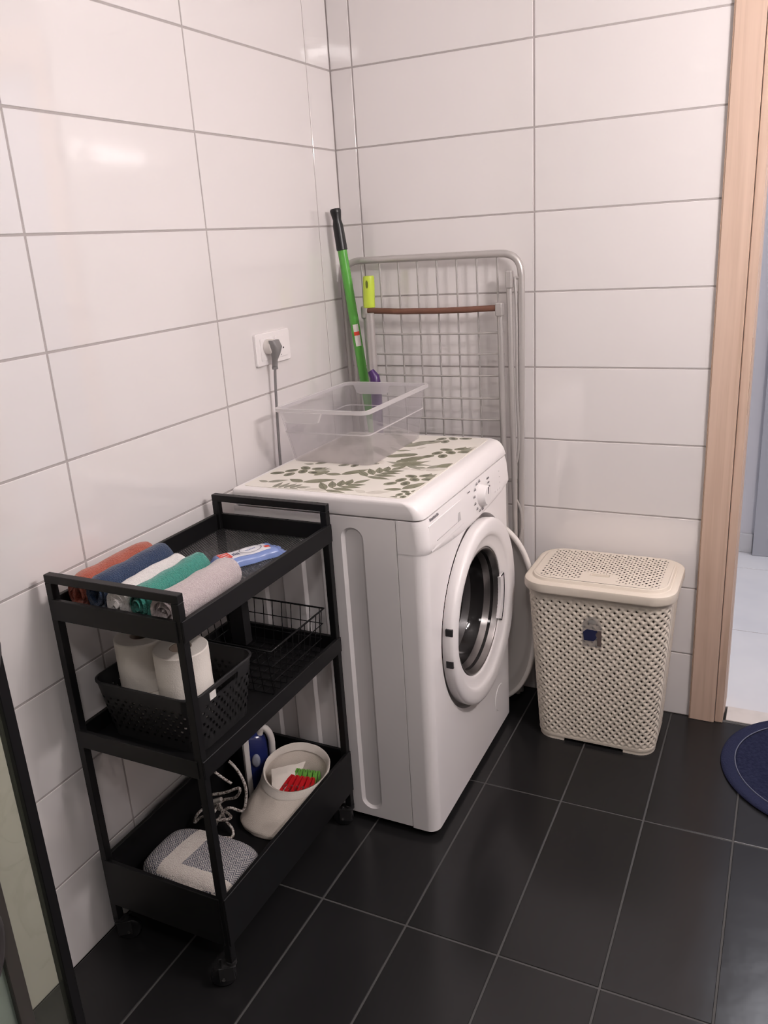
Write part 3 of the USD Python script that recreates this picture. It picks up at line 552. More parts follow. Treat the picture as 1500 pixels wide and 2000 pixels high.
part(rk, 'brace_wire', tube(spline([(0.541, -0.044, 1.27), (0.547, -0.050, 1.12), (0.549, -0.053, 0.9), (0.548, -0.053, 0.78), (0.538, -0.056, 0.735)], 30), 0.004, 8), L_RACK, smooth=60)
part(rk, 'brace_wire', tube(spline([(0.536, -0.062, 0.66), (0.552, -0.058, 0.63), (0.552, -0.058, 0.52), (0.549, -0.058, 0.3)], 30), 0.004, 8), L_RACK, smooth=60)
part(rk, 'brown_bar', tube([(0.100, -0.062, 1.192), (0.2, -0.062, 1.1880), (0.31, -0.062, 1.187), (0.42, -0.062, 1.189), (0.498, -0.062, 1.192)], 0.0085, 14), L_BROWN, smooth=60, label='brown cross bar')
for x in (0.094, 0.503): part(rk, 'end_cap', rbox(x - 0.010, x + 0.010, -0.073, -0.048, 1.170, 1.206, 0.004, 3), L_RACK, smooth=40)
for x in (0.530, 0.043): part(rk, 'hinge_bracket', rbox(x - 0.009, x + 0.009, -0.066, -0.044, 1.242, 1.288, 0.004, 3), L_RACK, smooth=40)
for x0, x1 in ((0.535, 0.559), (0.017, 0.040)): part(rk, 'hinge_pin', cyl((x0, -0.042, 1.268), (x1, -0.042, 1.268), 0.005, 10), L_RACK)
for z in (1.124, 1.066, 1.005, 0.941, 0.879):
    part(rk, 'rod', tube([(0.100, -0.052, z), (0.2, -0.052, z - 0.002), (0.4, -0.052, z - 0.002), (0.512, -0.052, z + 0.001)], 0.0028, 8), L_RACK, smooth=60)

mp = thing('mop', 'bright green mop stick with black grip leaning in the corner', 'mop')
mt0, mt1 = np.array([0.034, -0.090, 1.4765]), np.array([0.200, -0.092, 0.06]); dm = (mt1 - mt0) / np.linalg.norm(mt1 - mt0)
part(mp, 'stick', tube([mt0 + dm * 0.10, mt1], 0.0135, 18), L_GREEN, smooth=60)
part(mp, 'grip', tube([mt0, mt0 + dm * 0.004, mt0 + dm * 0.012, mt0 + dm * 0.030, mt0 + dm * 0.045, mt0 + dm * 0.10, mt0 + dm * 0.112, mt0 + dm * 0.1135], [0.013, 0.0160, 0.0150, 0.0118, 0.0148, 0.0157, 0.0157, 0.0138], 18), L_RUBBER, smooth=50, label='black rubber grip')
def sticker_on(p0, d, s0, s1, r, facing, half, lk, parent, name, label=None):
    f = np.asarray(facing, float); f -= d * (f @ d); f /= np.linalg.norm(f); w = np.cross(d, f)
    P = np.array([[p0 + d * s + r * (np.cos(a) * f + np.sin(a) * w) for s in np.linspace(s0, s1, 3)] for a in np.linspace(-half, half, 9)])
    m = grid_mesh(P); 
    return part(parent, name, m, lk, smooth=60, label=label)
sticker_on(mt0, dm, 0.322, 0.385, 0.0139, CAM - mt0 + np.array([0.3, 0, 0]), 0.6, L_OFFW, mp, 'price_sticker', 'white paper sticker')
sticker_on(mt0, dm, 0.343, 0.354, 0.0141, CAM - mt0 + np.array([0.3, 0, 0]), 0.6, L_WIPER, mp, 'red_band', 'red stripe on the sticker')
part(mp, 'socket', tube([mt1 - dm * 0.08, mt1 + dm * 0.01], [0.014, 0.018], 16), L_GREEN, smooth=50)
strands = []
for k in range(26):
    a = k * 2.39996; r = 0.014 + 0.003 * (k % 5); c = mt1 + np.array([0, 0, 0.0])
    e = np.array([c[0] + (r + 0.0) * np.cos(a), c[1] + 0.6 * r * np.sin(a), 0.0045])
    strands.append(tube(spline([c + dm * 0.005, (c + e) / 2 + np.array([0.006 * np.cos(a), 0.005 * np.sin(a), 0.012]), e], 8), 0.0035, 6))
part(mp, 'mop_strands', cat(*strands), L_TW['white'], smooth=60, kind='stuff')

br = thing('broom', 'grey broom stick with lime green hanging grip beside the mop', 'broom')
part(br, 'stick', tube([(0.1365, -0.118, 1.19), (0.1400, -0.118, 0.10)], 0.0122, 18), L_RACK, smooth=60)
gripm = tube([(0.1395, -0.118, 1.292), (0.1395, -0.118, 1.288), (0.1392, -0.118, 1.27), (0.1370, -0.118, 1.225), (0.1368, -0.118, 1.207), (0.1368, -0.118, 1.205)], [0.0140, 0.0160, 0.0164, 0.0164, 0.0164, 0.0145], 22)
part(br, 'grip', gripm, L_LIME, smooth=50, label='lime green plastic grip')
part(br, 'hang_hole', loft([[(0.1410 + 0.0035 * np.cos(a), y, 1.270 + 0.011 * np.sin(a)) for a in np.linspace(0, 2 * np.pi, 12, endpoint=False)] for y in (-0.1350, -0.1322)]), look('lime_shadow', (0.14, 0.17, 0.02), 0.6), smooth=40)  # hole drawn as a small plate, its shade put into the colour
part(br, 'brush_head', rbox(0.075, 0.165, -0.132, -0.106, 0.065, 0.10, 0.01, 4), L_LIME, smooth=50)
bri = []
for k in range(60):
    x = 0.080 + 0.080 * ((k * 0.618) % 1); y = -0.129 + 0.020 * ((k * 0.382) % 1); bri.append(tube([(x, y, 0.068), (x + 0.06 * (x - 0.12), y, 0.002)], 0.0016, 5))
part(br, 'bristles', cat(*bri), L_LIME, smooth=60, kind='stuff')
dp = thing('dustpan', 'long-handled purple dustpan standing behind the clear box', 'dustpan')
part(dp, 'handle', tube(spline([(0.142, -0.146, 1.030), (0.147, -0.146, 1.028), (0.1535, -0.146, 1.012), (0.1560, -0.146, 0.97), (0.1555, -0.146, 0.90), (0.152, -0.147, 0.6), (0.150, -0.147, 0.2)], 40), np.interp(np.linspace(0, 1, 40), [0, 0.02, 0.05, 0.1, 0.2, 1], [0.010, 0.0140, 0.0155, 0.0155, 0.0145, 0.010]), 18), L_PURPLE, smooth=60)
part(dp, 'pan', box(0.09, 0.205, -0.143, -0.138, 0.003, 0.20, 0.001), L_PURPLE)
for x in (0.09, 0.2025): part(dp, 'pan_side', box(x, x + 0.0025, -0.160, -0.1432, 0.003, 0.18), L_PURPLE, smooth=False)

# oval laundry tub standing on edge
tb = thing('laundry_tub', 'white oval plastic tub standing on its edge between washer and hamper', 'tub')
def sup(a, b, e, n=72):
    t = np.linspace(0, 2 * np.pi, n, endpoint=False); return np.column_stack([np.sign(np.cos(t)) * a * np.abs(np.cos(t)) ** (2 / e), np.sign(np.sin(t)) * b * np.abs(np.sin(t)) ** (2 / e)])
def tubring(a, b, y): p = sup(a, b, 2.6); return np.column_stack([0.436 + p[:, 0], np.full(len(p), y), 0.322 + p[:, 1]])
A_, B_ = 0.195, 0.300
part(tb, 'bowl', loft([tubring(A_ - 0.012, B_ - 0.012, -0.155), tubring(A_ - 0.030, B_ - 0.030, -0.125), tubring(A_ - 0.045, B_ - 0.045, -0.1135), tubring(0.05, 0.06, -0.1125), tubring(0.05, 0.06, -0.1095), tubring(A_ - 0.044, B_ - 0.044, -0.1105), tubring(A_ - 0.026, B_ - 0.026, -0.124), tubring(A_ - 0.009, B_ - 0.009, -0.155), tubring(A_ - 0.012, B_ - 0.012, -0.155)], caps=False), L_OFFW, smooth=40)
part(tb, 'bowl_floor', loft([tubring(0.051, 0.061, -0.1127), tubring(0.051, 0.061, -0.1093)]), L_OFFW)
part(tb, 'rim', loft([tubring(A_ - 0.013, B_ - 0.013, -0.1575), tubring(A_ - 0.008, B_ - 0.008, -0.1605), tubring(A_ - 0.003, B_ - 0.003, -0.1605), tubring(A_, B_, -0.157), tubring(A_, B_, -0.150), tubring(A_ - 0.004, B_ - 0.004, -0.150), tubring(A_ - 0.008, B_ - 0.008, -0.1555), tubring(A_ - 0.013, B_ - 0.013, -0.1575)], caps=False), L_OFFW, smooth=50)

# ================================================================== LAUNDRY HAMPER
hp = thing('laundry_hamper', 'ivory woven-look plastic laundry hamper with lid beside the door frame', 'laundry hamper')
def hring(t, ins=0.0, n=10):
    a = np.array([0.658, 0.978, -0.248, -0.045]) * (1 - t) + np.array([0.634, 1.006, -0.277, -0.030]) * t
    return rrect(a[0] + ins, a[1] - ins, a[2] + ins, a[3] - ins, 0.045, n)
def resample(ring, n):
    r = np.vstack([ring, ring[:1]]); d = np.r_[0, np.cumsum(np.linalg.norm(np.diff(r, axis=0), axis=1))]
    s = np.linspace(0, d[-1], n, endpoint=False); return np.column_stack([np.interp(s, d, r[:, 0]), np.interp(s, d, r[:, 1])]), d[-1]
NU, NV = 560, 236; Z0, Z1 = 0.016, 0.470
P = np.zeros((NU, NV, 3)); 
zs = np.linspace(Z0, Z1, NV); per = 0
r0, per0 = resample(hring(0), NU); r1, per1 = resample(hring(1), NU)
rad = []
for k, z in enumerate(zs):
    t = z / 0.475; P[:, k, :2] = r0 * (1 - t) + r1 * t; P[:, k, 2] = z
U = (np.arange(NU) / NU)[:, None] * np.ones(NV)[None]; V = np.ones(NU)[:, None] * zs[None]
nper = 52; q_ = 0.0215
s1 = np.sin(2 * np.pi * (U * nper + V / q_)); s2 = np.sin(2 * np.pi * (U * nper - V / q_))
hgt = np.maximum(s1 * 1.0, s2 * 0.92 - 0.08)
edge = np.clip((V - Z0) / 0.018, 0, 1) * np.clip((Z1 - 0.012 - V) / 0.012, 0, 1)
T_ = np.roll(P, -1, 0) - np.roll(P, 1, 0); N_ = np.stack([T_[..., 1], -T_[..., 0], np.zeros((NU, NV))], -1); N_ /= np.linalg.norm(N_, axis=-1, keepdims=True)
P += N_ * (edge * (0.0023 * hgt) + (1 - edge) * 0.0012)[..., None]
drop = (np.maximum(s1, s2) < -0.50) & (edge > 0.95)
part(hp, 'woven_body', grid_mesh(P, True, drop), L_IVORY, smooth=True)
part(hp, 'inner_liner', loft([ring3(hring(0.03, 0.009), 0.014), ring3(hring(0.97, 0.009), 0.466), ring3(hring(0.97, 0.011), 0.466), ring3(hring(0.03, 0.011), 0.0142)], caps=False), look('hamper_inside_shade', (0.11, 0.092, 0.075), 0.8), smooth=30)  # dark sheet, colour stands in for the shade behind the holes
part(hp, 'base_band', loft([ring3(hring(0.0, 0.003), 0.010), ring3(hring(0.02, -0.0012), 0.010), ring3(hring(0.03, -0.0022), 0.0165), ring3(hring(0.04, -0.001), 0.021), ring3(hring(0.04, 0.004), 0.021), ring3(hring(0.0, 0.003), 0.010)], caps=False), L_IVORY, smooth=40)
def foot_poly(x0, x1, y0, y1): return Polygon(hring(0.0, 0.0)).intersection(sbox(x0, y0, x1, y1))
for x0, x1 in ((0.6, 0.735), (0.90, 1.1)):
    for y0, y1 in ((-0.4, -0.185), (-0.108, 0.1)):
        part(hp, 'foot', extr(foot_poly(x0, x1, y0, y1).difference(Polygon(hring(0, 0.012))).buffer(0.0005), 0.0115, 0.0002), L_IVORY, smooth=30)
# lid
LX = (0.6205, 1.0185, -0.292, -0.018)
def lring(ins, z, r=0.062): return ring3(rrect(LX[0] + ins, LX[1] - ins, LX[2] + ins, LX[3] - ins, max(r - ins * 0.5, 0.02), 10), z)
part(hp, 'lid_rim', loft([lring(0.006, 0.469), lring(0.002, 0.470), lring(0.0, 0.474), lring(0.0, 0.4885), lring(0.0015, 0.494), lring(0.006, 0.4972), lring(0.0145, 0.4978), lring(0.0175, 0.4968), lring(0.0195, 0.4978), lring(0.0225, 0.5045), lring(0.0265, 0.5060), lring(0.030, 0.5040), lring(0.020, 0.4945), lring(0.008, 0.490), lring(0.006, 0.469)], caps=False), L_IVORY, smooth=35)
# perforated lid top as a grid trimmed to a rounded rectangle
nx, ny = 190, 118; lx, ly = np.linspace(LX[0] + 0.0275, LX[1] - 0.0275, nx), np.linspace(LX[2] + 0.0275, LX[3] - 0.0275, ny)
GX, GY = np.meshgrid(lx, ly, indexing='ij')
dome = 0.5055 + 0.0035 * (1 - ((GX - 0.8195) / 0.18) ** 4) * (1 - ((GY + 0.155) / 0.12) ** 4)
pu, pv = 0.0165, 0.0180
c1 = np.cos(2 * np.pi * (GX / pu + GY / pv)); c2 = np.cos(2 * np.pi * (GX / pu - GY / pv)); hol = c1 + c2
inh = (np.abs(GX - 0.8195) < 0.155) & (np.abs(GY + 0.155) < 0.098)
hand = (np.abs(GX - 0.8195) < 0.048) & (GY < -0.205)
slot_ = (np.abs(GX - 0.8195) < 0.024) & (np.abs(GY + 0.2190) < 0.0052)
pit = np.where(inh & ~hand, np.clip(hol - 0.6, 0, 1), 0); dome = dome - 0.0022 * pit - np.where(slot_, 0.009, 0)
drp = ((hol > 1.15) & inh & ~hand)
cxr, cyr = np.abs(GX - 0.8195) - (0.1715 - 0.045), np.abs(GY + 0.155) - (0.1095 - 0.045)
outc = (np.hypot(np.maximum(cxr, 0), np.maximum(cyr, 0)) > 0.0455)
part(hp, 'lid_top', grid_mesh(np.stack([GX, GY, dome], -1), False, drp | outc), L_IVORY, smooth=True)
part(hp, 'lid_underside', loft([lring(0.032, 0.4965), lring(0.032, 0.4985)]), look('hamper_inside_shade', (0.11, 0.092, 0.075), 0.8), smooth=30)  # dark sheet under the lid holes, shade put into its colour
# hang tag printed in a clear film
def on_hamper(x, z, d):
    t = z / 0.475; return (x, (-0.248 * (1 - t) - 0.277 * t) - 0.0018 - d, z)
tag = part(hp, 'product_label', loft([[on_hamper(*p, d) for p in ((0.788, 0.322), (0.838, 0.322), (0.838, 0.392), (0.826, 0.412), (0.800, 0.412), (0.788, 0.392))] for d in (0.0004, 0.0008)]), L_FILM, smooth=False, label='clear film label with a dark picture')
part(tag, 'printed_picture', cat(loft([[on_hamper(*p, d) for p in ((0.792, 0.340), (0.818, 0.340), (0.826, 0.352), (0.822, 0.360), (0.828, 0.372), (0.800, 0.374), (0.790, 0.365))] for d in (0.0009, 0.0012)])), L_WIPED, smooth=False)
part(tag, 'printed_picture', loft([[on_hamper(*p, d) for p in ((0.827, 0.327), (0.838, 0.327), (0.838, 0.373), (0.829, 0.373), (0.823, 0.360), (0.827, 0.352))] for d in (0.0009, 0.0012)]), look('label_brown', (0.13, 0.10, 0.09), 0.5), smooth=False)
part(tag, 'printed_emblem', loft([[(lambda p: on_hamper(p[0], p[1], d))((0.813 + 0.011 * np.cos(a), 0.3975 + 0.006 * np.sin(a))) for a in np.linspace(0, 2 * np.pi, 16, endpoint=False)] for d in (0.0009, 0.0012)]), look('label_grey', (0.30, 0.29, 0.27), 0.5), smooth=False)

# round rug by the doorway
rg = thing('round_rug', 'round dark navy rug with a light stitched ring on the floor by the doorway', 'rug', (1.402, -0.172, 0))
part(rg, 'border', lathe([(0.222, 0.0003), (0.252, 0.0003), (0.256, 0.004), (0.254, 0.009), (0.246, 0.0115), (0.232, 0.0115), (0.222, 0.0095)], 96, closed=True), L_NAVYE, smooth=60)
part(rg, 'pile', lathe([(0, 0.0004), (0.2185, 0.0004), (0.2185, 0.008), (0.214, 0.010), (0, 0.0105)], 96), L_NAVY, smooth=60)
part(rg, 'stitched_ring', tube([(0.2205 * np.cos(a), 0.2205 * np.sin(a), 0.0098) for a in np.linspace(0, 2 * np.pi, 120, endpoint=False)], 0.0018, 6, closed=True), L_STITCH, smooth=60, label='light grey stitched ring')

# ================================================================== BLACK TROLLEY
TX0, TX1, TY0, TY1, TZ = 0.032, 0.339, -1.296, -0.777, 0.845
tr = thing('storage_trolley', 'black metal three-tier trolley on casters beside the washing machine', 'trolley')
PW = 0.016
for x, y in ((TX0, TY0), (TX1 - PW, TY0), (TX1 - PW, TY1 - PW), (TX0, TY1 - PW)):
    part(tr, 'leg', box(x, x + PW, y, y + PW, 0.058, TZ - PW, 0.001), L_BLACK)
for y in (TY0, TY1 - PW): part(tr, 'end_rail', box(TX0, TX1, y, y + PW, TZ - PW + 0.0002, TZ, 0.001), L_BLACK)
def tray(z0, z1, zf, name):
    """Open-topped tray: four rails and a floor."""
    a, w = TX0 + 0.001, 0.009
    rails = cat(box(a - 0.002, a - 0.002 + w, TY0 + 0.001, TY1 - 0.001, z0, z1, 0.001), box(TX1 - w + 0.003, TX1 + 0.003, TY0 + 0.001, TY1 - 0.001, z0, z1, 0.001),
                box(a + w, TX1 - w, TY0 - 0.002, TY0 - 0.002 + w, z0, z1, 0.001), box(a + w, TX1 - w, TY1 - w + 0.002, TY1 + 0.002, z0, z1, 0.001))
    return part(tr, name, rails, L_BLACK)
FI = (TX0 + 0.009, TX1 - 0.007, TY0 + 0.008, TY1 - 0.008)
t1 = tray(0.756, 0.797, 0, 'tray_rim')
part(t1, 'mesh_floor', grid_mesh(np.array([[(x, y, 0.7600) for y in (FI[2], FI[3])] for x in (FI[0], FI[1])])), LOOKS['metal_mesh'], smooth=False, label='fine black expanded-metal mesh floor')
t2 = tray(0.483, 0.520, 0, 'tray_rim')
part(t2, 'tray_floor', box(FI[0], FI[1], FI[2], FI[3], 0.4835, 0.4860), L_BLACK, smooth=False)
t3 = tray(0.100, 0.212, 0, 'tray_rim')
part(t3, 'tray_floor', box(FI[0], FI[1], FI[2], FI[3], 0.1005, 0.1035), L_BLACK, smooth=False)
CR = 0.0245
for i, (x, y, a) in enumerate(((TX0 + PW / 2, TY0 + PW / 2, 35), (TX1 - PW / 2, TY0 + PW / 2, 215), (TX1 - PW / 2, TY1 - PW / 2, 200), (TX0 + PW / 2, TY1 - PW / 2, -15))):
    Mx = trimesh.transformations.translation_matrix((x, y, 0)) @ rotz(math.radians(a))
    c = part(tr, 'caster', tf(cat(lathe([(0, 0.050), (0.011, 0.050), (0.011, 0.058), (0, 0.058)], 20), box(-0.004, 0.026, -0.0135, -0.0105, 0.018, 0.052, 0.001), box(-0.004, 0.026, 0.0105, 0.0135, 0.018, 0.052, 0.001), box(-0.008, 0.020, -0.0135, 0.0135, 0.0485, 0.052, 0.001)), Mx), L_DARKPL, smooth=30)
    part(c, 'wheel', tf(lathe([(0, -0.009), (0.020, -0.009), (CR, -0.006), (CR, 0.006), (0.020, 0.009), (0, 0.009)], 32, 'y', (0.018, 0, CR + 0.0002)), Mx), L_RUBBER, smooth=40)
    part(c, 'axle', tf(cyl((0.018, -0.0150, CR), (0.018, 0.0150, CR), 0.0035, 12), Mx), L_CHROME, smooth=40)

# ------------------------------------------------------------------ rolled towels on the top tray
def towel(name, label, lk, cx, yc, w, h, L, turns=2.6, th=0.0085, tilt=0.0, ph=0.0, sag=0.0, yoff=0.0, seed=0, rz=0.0):
    """A rolled towel lying along y: a spiral section swept along its length."""
    R0, pitch = 0.0035, th * 1.03
    t = np.linspace(0, turns * 2 * np.pi, int(22 * turns)); r = R0 + th / 2 + pitch * t / (2 * np.pi); ang = t + ph
    mid = np.column_stack([r * np.cos(ang), r * np.sin(ang)]); nrm = np.column_stack([np.cos(ang), np.sin(ang)])
    out, inn = mid + nrm * th * 0.49, mid - nrm * th * 0.49
    tip = mid[-1] + (mid[-1] - mid[-2]) / np.linalg.norm(mid[-1] - mid[-2]) * th * 0.45
    tip0 = mid[0] - (mid[1] - mid[0]) / np.linalg.norm(mid[1] - mid[0]) * th * 0.3
    sec = np.vstack([out, tip, inn[::-1], tip0]); lo, hi = sec.min(0), sec.max(0)
    sec = (sec - (lo + hi) / 2) / (hi - lo) * np.array([w, h]); nl = 16; rings = []
    rr = np.random.default_rng(seed)
    for i, s in enumerate(np.linspace(-0.5, 0.5, nl)):
        k = 1.0 - 0.10 * max(0, (abs(s) - 0.44) / 0.06) ; p = sec * k
        wob = meshkit.noise(np.column_stack([sec * 60, np.full(len(sec), s * 6 + seed * 3.1)]), seed) - 0.5
        nn = sec / np.maximum(np.linalg.norm(sec, axis=1, keepdims=True), 1e-6); p = p + nn * (wob * 0.005)[:, None] * (np.linalg.norm(sec / np.array([w, h]) * 2, axis=1) ** 2)[:, None]
        endj = 0.006 * np.sin(ang[-1] * 0 + np.linspace(0, 4, len(sec)) + seed) * (1 if abs(s) > 0.45 else 0) * np.sign(s)
        z = p[:, 1] - sag * (s + 0.5); rings.append(np.column_stack([p[:, 0], s * L + endj, z]))
    m = loft(rings); m.apply_translation([0, 0, -m.vertices[:, 2].min() + 0.0004])
    tw = thing(name, label, 'towel', (cx, yc, 0.7606), rz, 'rolled towels on the trolley')
    part(tw, 'roll', m, lk, smooth=50); return tw
towel('rolled_towel', 'rust red rolled towel next to the wall on the trolley', L_TW['rust'], 0.073, -1.164, 0.056, 0.072, 0.190, 2.4, 0.008, ph=1.0, seed=1)
towel('rolled_towel', 'navy blue rolled towel between the rust and white ones', L_TW['navy'], 0.125, -1.170, 0.056, 0.078, 0.196, 2.6, 0.0085, ph=2.0, seed=2)
towel('rolled_towel', 'white rolled towel between the navy and teal ones', L_TW['white'], 0.1785, -1.184, 0.056, 0.068, 0.190, 2.5, 0.0095, ph=0.4, seed=3)
towel('rolled_towel', 'teal green rolled towel between the white and pale lilac ones', L_TW['teal'], 0.232, -1.180, 0.056, 0.074, 0.190, 2.6, 0.0075, ph=2.6, seed=4)
towel('rolled_towel', 'pale lilac rolled towel at the open edge of the trolley', L_TW['lilac'], 0.2905, -1.183, 0.064, 0.072, 0.190, 2.5, 0.009, ph=1.6, seed=5)

# ------------------------------------------------------------------ pack of wet wipes
wp = thing('wipes_pack', 'blue and white pack of wet wipes with red label on the trolley mesh', 'wipes pack', (0.222, -0.939, 0.7606), 60.0)
WL, WW, WH = 0.154, 0.068, 0.017
def wipe_h(u, v):  # u, v in [-1, 1] -> height of the top
    e = np.clip((1 - np.abs(u)) / 0.24, 0, 1); e = np.clip(e * 1.6 - 0.55, 0, 1); s = np.clip((1 - np.abs(v)), 0, 1)
    return 0.0012 + WH * (np.sin(e * np.pi / 2) ** 0.8) * (1 - np.abs(v) ** 5) ** 0.6 * (1 - 0.06 * np.cos(7 * u + 2 * v))
def wipe_p(u, v, d=0.0):
    u, v = np.asarray(u, float), np.asarray(v, float); e = 1 - 0.10 * np.clip((np.abs(u) - 0.8) / 0.2, 0, 1) * 0
    return np.stack([u * WL / 2, v * WW / 2 * (1.0 + 0.03 * np.cos(9 * u)), wipe_h(u, v) + d], -1)
uu, vv = np.meshgrid(np.linspace(-1, 1, 60), np.linspace(-1, 1, 30), indexing='ij')
top = wipe_p(uu, vv); bot = top.copy(); bot[..., 2] = 0.0003
part(wp, 'film_wrapper', cat(grid_mesh(top), trimesh.Trimesh(grid_mesh(bot).vertices, grid_mesh(bot).faces[:, ::-1], process=False)), L_WIPEB, smooth=True, label='blue film wrapper')
def wpatch(u0, u1, v0, v1, d, n=14):
    a, b = np.meshgrid(np.linspace(u0, u1, n), np.linspace(v0, v1, n), indexing='ij'); return grid_mesh(wipe_p(a, b, d))
for sg in (-1, 1):
    zig = [(sg * WL / 2 * 0.985, -WW / 2), (sg * WL / 2 * 0.985, WW / 2)] + [(sg * (WL / 2 + (0.009 if k % 2 else 0.005)), WW / 2 - WW * k / 12) for k in range(13)]
    fin = extr(Polygon(zig).buffer(0), 0.0008, 0.0006); fin.vertices[:, 2] += 0.0035 * (np.abs(fin.vertices[:, 0]) > WL / 2) * (1 + np.sin(fin.vertices[:, 1] * 160)) / 2
    part(wp, 'crimped_end', fin, L_WIPEB, smooth=False)
part(wp, 'white_print', wpatch(-0.50, 0.64, -0.62, 0.86, 0.0005, 24), L_WIPEW, smooth=True)
part(wp, 'red_label', wpatch(-0.76, -0.46, -0.45, 0.55, 0.0009), L_WIPER, smooth=True)
part(wp, 'red_label', wpatch(0.53, 0.68, -0.35, 0.0, 0.0009), L_WIPER, smooth=True)
part(wp, 'lettering', cat(*[wpatch(-0.72 + 0.01 * i, -0.52, 0.38 - 0.26 * i, 0.45 - 0.26 * i, 0.0013, 6) for i in range(3)]), L_WIPEW, smooth=True)
part(wp, 'lettering', cat(*[wpatch(-0.42 + 0.055 * k, -0.42 + 0.055 * k + 0.035, -0.32, 0.05 + 0.08 * (k % 2), 0.0009, 5) for k in range(4)]), L_WIPED, smooth=True)
ta = np.linspace(0, 2 * np.pi, 48); P = np.array([wipe_p(0.17 + s * 0.33 * np.cos(ta), 0.14 + s * 0.55 * np.sin(ta), 0.0016) for s in (0.94, 1.0)])
part(wp, 'opening_flap', grid_mesh(P), L_WIPED, smooth=True, label='dark outline of the opening flap')
part(wp, 'lettering', cat(*[wpatch(0.02 + 0.05 * k, 0.05 + 0.05 * k, 0.05, 0.18, 0.0011, 4) for k in range(6)]), look('print_blue', (0.25, 0.30, 0.5), 0.4), smooth=True)

# ------------------------------------------------------------------ middle tray: basket, paper rolls, wire basket
bk = thing('storage_basket', 'dark grey perforated plastic basket holding paper rolls on the middle trolley shelf', 'basket', (0, 0, 0.4864))
KB, KT, KH = (0.064, 0.288, -1.240, -1.066), (0.054, 0.300, -1.258, -1.048), 0.125
def kring(t, ins): a = [b + (c - b) * t for b, c in zip(KB, KT)]; return rrect(a[0] + ins, a[1] - ins, a[2] + ins, a[3] - ins, 0.030, 8)
NU2, NV2 = 360, 56
ra, _ = resample(kring(0, 0), NU2); rb, _ = resample(kring(1, 0), NU2); ria, _ = resample(kring(0, 0.003), NU2); rib, _ = resample(kring(1, 0.003), NU2)
zz = np.linspace(0, 1, NV2)
PO = np.array([np.column_stack([ra * (1 - t) + rb * t, np.full(NU2, t * KH)]) for t in zz]).transpose(1, 0, 2)
PI = np.array([np.column_stack([ria * (1 - t) + rib * t, np.full(NU2, t * KH)]) for t in zz]).transpose(1, 0, 2)
UU, ZZ = np.meshgrid(np.arange(NU2) / NU2, zz, indexing='ij')
hc = np.cos(2 * np.pi * (UU * 44 + ZZ * 5.5)) + np.cos(2 * np.pi * (UU * 44 - ZZ * 5.5))
dp_ = (hc > 0.9) & (ZZ > 0.14) & (ZZ < 0.74)
slotm = (ZZ > 0.79) & (ZZ < 0.90) & (np.hypot(PO[..., 0] - 0.297, 0) < 0.012) & (np.abs(PO[..., 1] + 1.149) < 0.034)
part(bk, 'basket_wall', cat(grid_mesh(PO, True, dp_ | slotm), trimesh.Trimesh(grid_mesh(PI, True, dp_ | slotm).vertices, grid_mesh(PI, True, dp_ | slotm).faces[:, ::-1], process=False)), L_DARKPL, smooth=True)
part(bk, 'basket_floor', loft([ring3(kring(0, 0.001), 0.0003), ring3(kring(0, 0.001), 0.003)]), L_DARKPL)
part(bk, 'rim', loft([ring3(kring(1, 0.003), KH - 0.003), ring3(kring(1, -0.0015), KH - 0.003), ring3(kring(1, -0.0015), KH), ring3(kring(1, -0.0005), KH + 0.001), ring3(kring(1, 0.002), KH + 0.001), ring3(kring(1, 0.003), KH - 0.003)], caps=False), L_DARKPL, smooth=50)
part(bk, 'price_label', box(0.2985, 0.3000, -1.204, -1.186, KH * 0.80, KH * 0.92), L_OFFW, smooth=False, label='small white paper label')
def paper_roll(label, loc, H, R, rz=0.0):
    t = thing('toilet_roll', label, 'toilet roll', loc, rz, 'toilet rolls in the basket')
    part(t, 'paper', lathe([(0.0215, 0.0003), (R - 0.002, 0.0003), (R, 0.002), (R, H - 0.002), (R - 0.002, H), (0.0215, H)], 56, closed=True), L_PAPER, smooth=40)
    part(t, 'core', lathe([(0.0195, 0.0003), (0.0213, 0.0003), (0.0213, H - 0.001), (0.0195, H - 0.001)], 36, closed=True), L_CARD, smooth=40, label='cardboard core')
    return t
paper_roll('white toilet roll standing in the basket on its wall side', (0.120, -1.172, 0.5755), 0.104, 0.0520, 0)
paper_roll('white toilet roll standing in the basket at its open edge', (0.2315, -1.188, 0.5755), 0.104, 0.0520, 120)
pp = thing('tissue_pack', 'white folded paper pack lying in the basket under the toilet rolls', 'tissue pack', (0.174, -1.150, 0.4900))
part(pp, 'wrapper', rbox(-0.088, 0.058, -0.070, 0.050, 0, 0.085, 0.012, 4), L_PAPER, smooth=50)
part(pp, 'fold', rbox(-0.07, 0.02, -0.0735, -0.0702, 0.02, 0.06, 0.001, 2), L_PAPER)
wbk = thing('wire_basket', 'black wire basket on the middle trolley shelf next to the washer', 'wire basket', (0, 0, 0.4864))
wb0, wb1, wc0, wc1, wh = 0.062, 0.316, -1.020, -0.800, 0.112
def wrect(i, z): return [(wb0 + i, wc0 + i, z), (wb1 - i, wc0 + i, z), (wb1 - i, wc1 - i, z), (wb0 + i, wc1 - i, z)]
part(wbk, 'top_wire', tube(np.vstack([np.linspace(a, b, 6, endpoint=False) for a, b in zip(np.array(wrect(0, wh)), np.roll(np.array(wrect(0, wh)), -1, 0))]), 0.0021, 8, closed=True), L_BLACK, smooth=50)
for f in (0.03, 0.34, 0.67): part(wbk, 'ring_wire', tube(np.vstack([np.linspace(a, b, 6, endpoint=False) for a, b in zip(np.array(wrect(0.012 * (1 - f), wh * f)), np.roll(np.array(wrect(0.012 * (1 - f), wh * f)), -1, 0))]), 0.0011, 6, closed=True), L_BLACK, smooth=50)
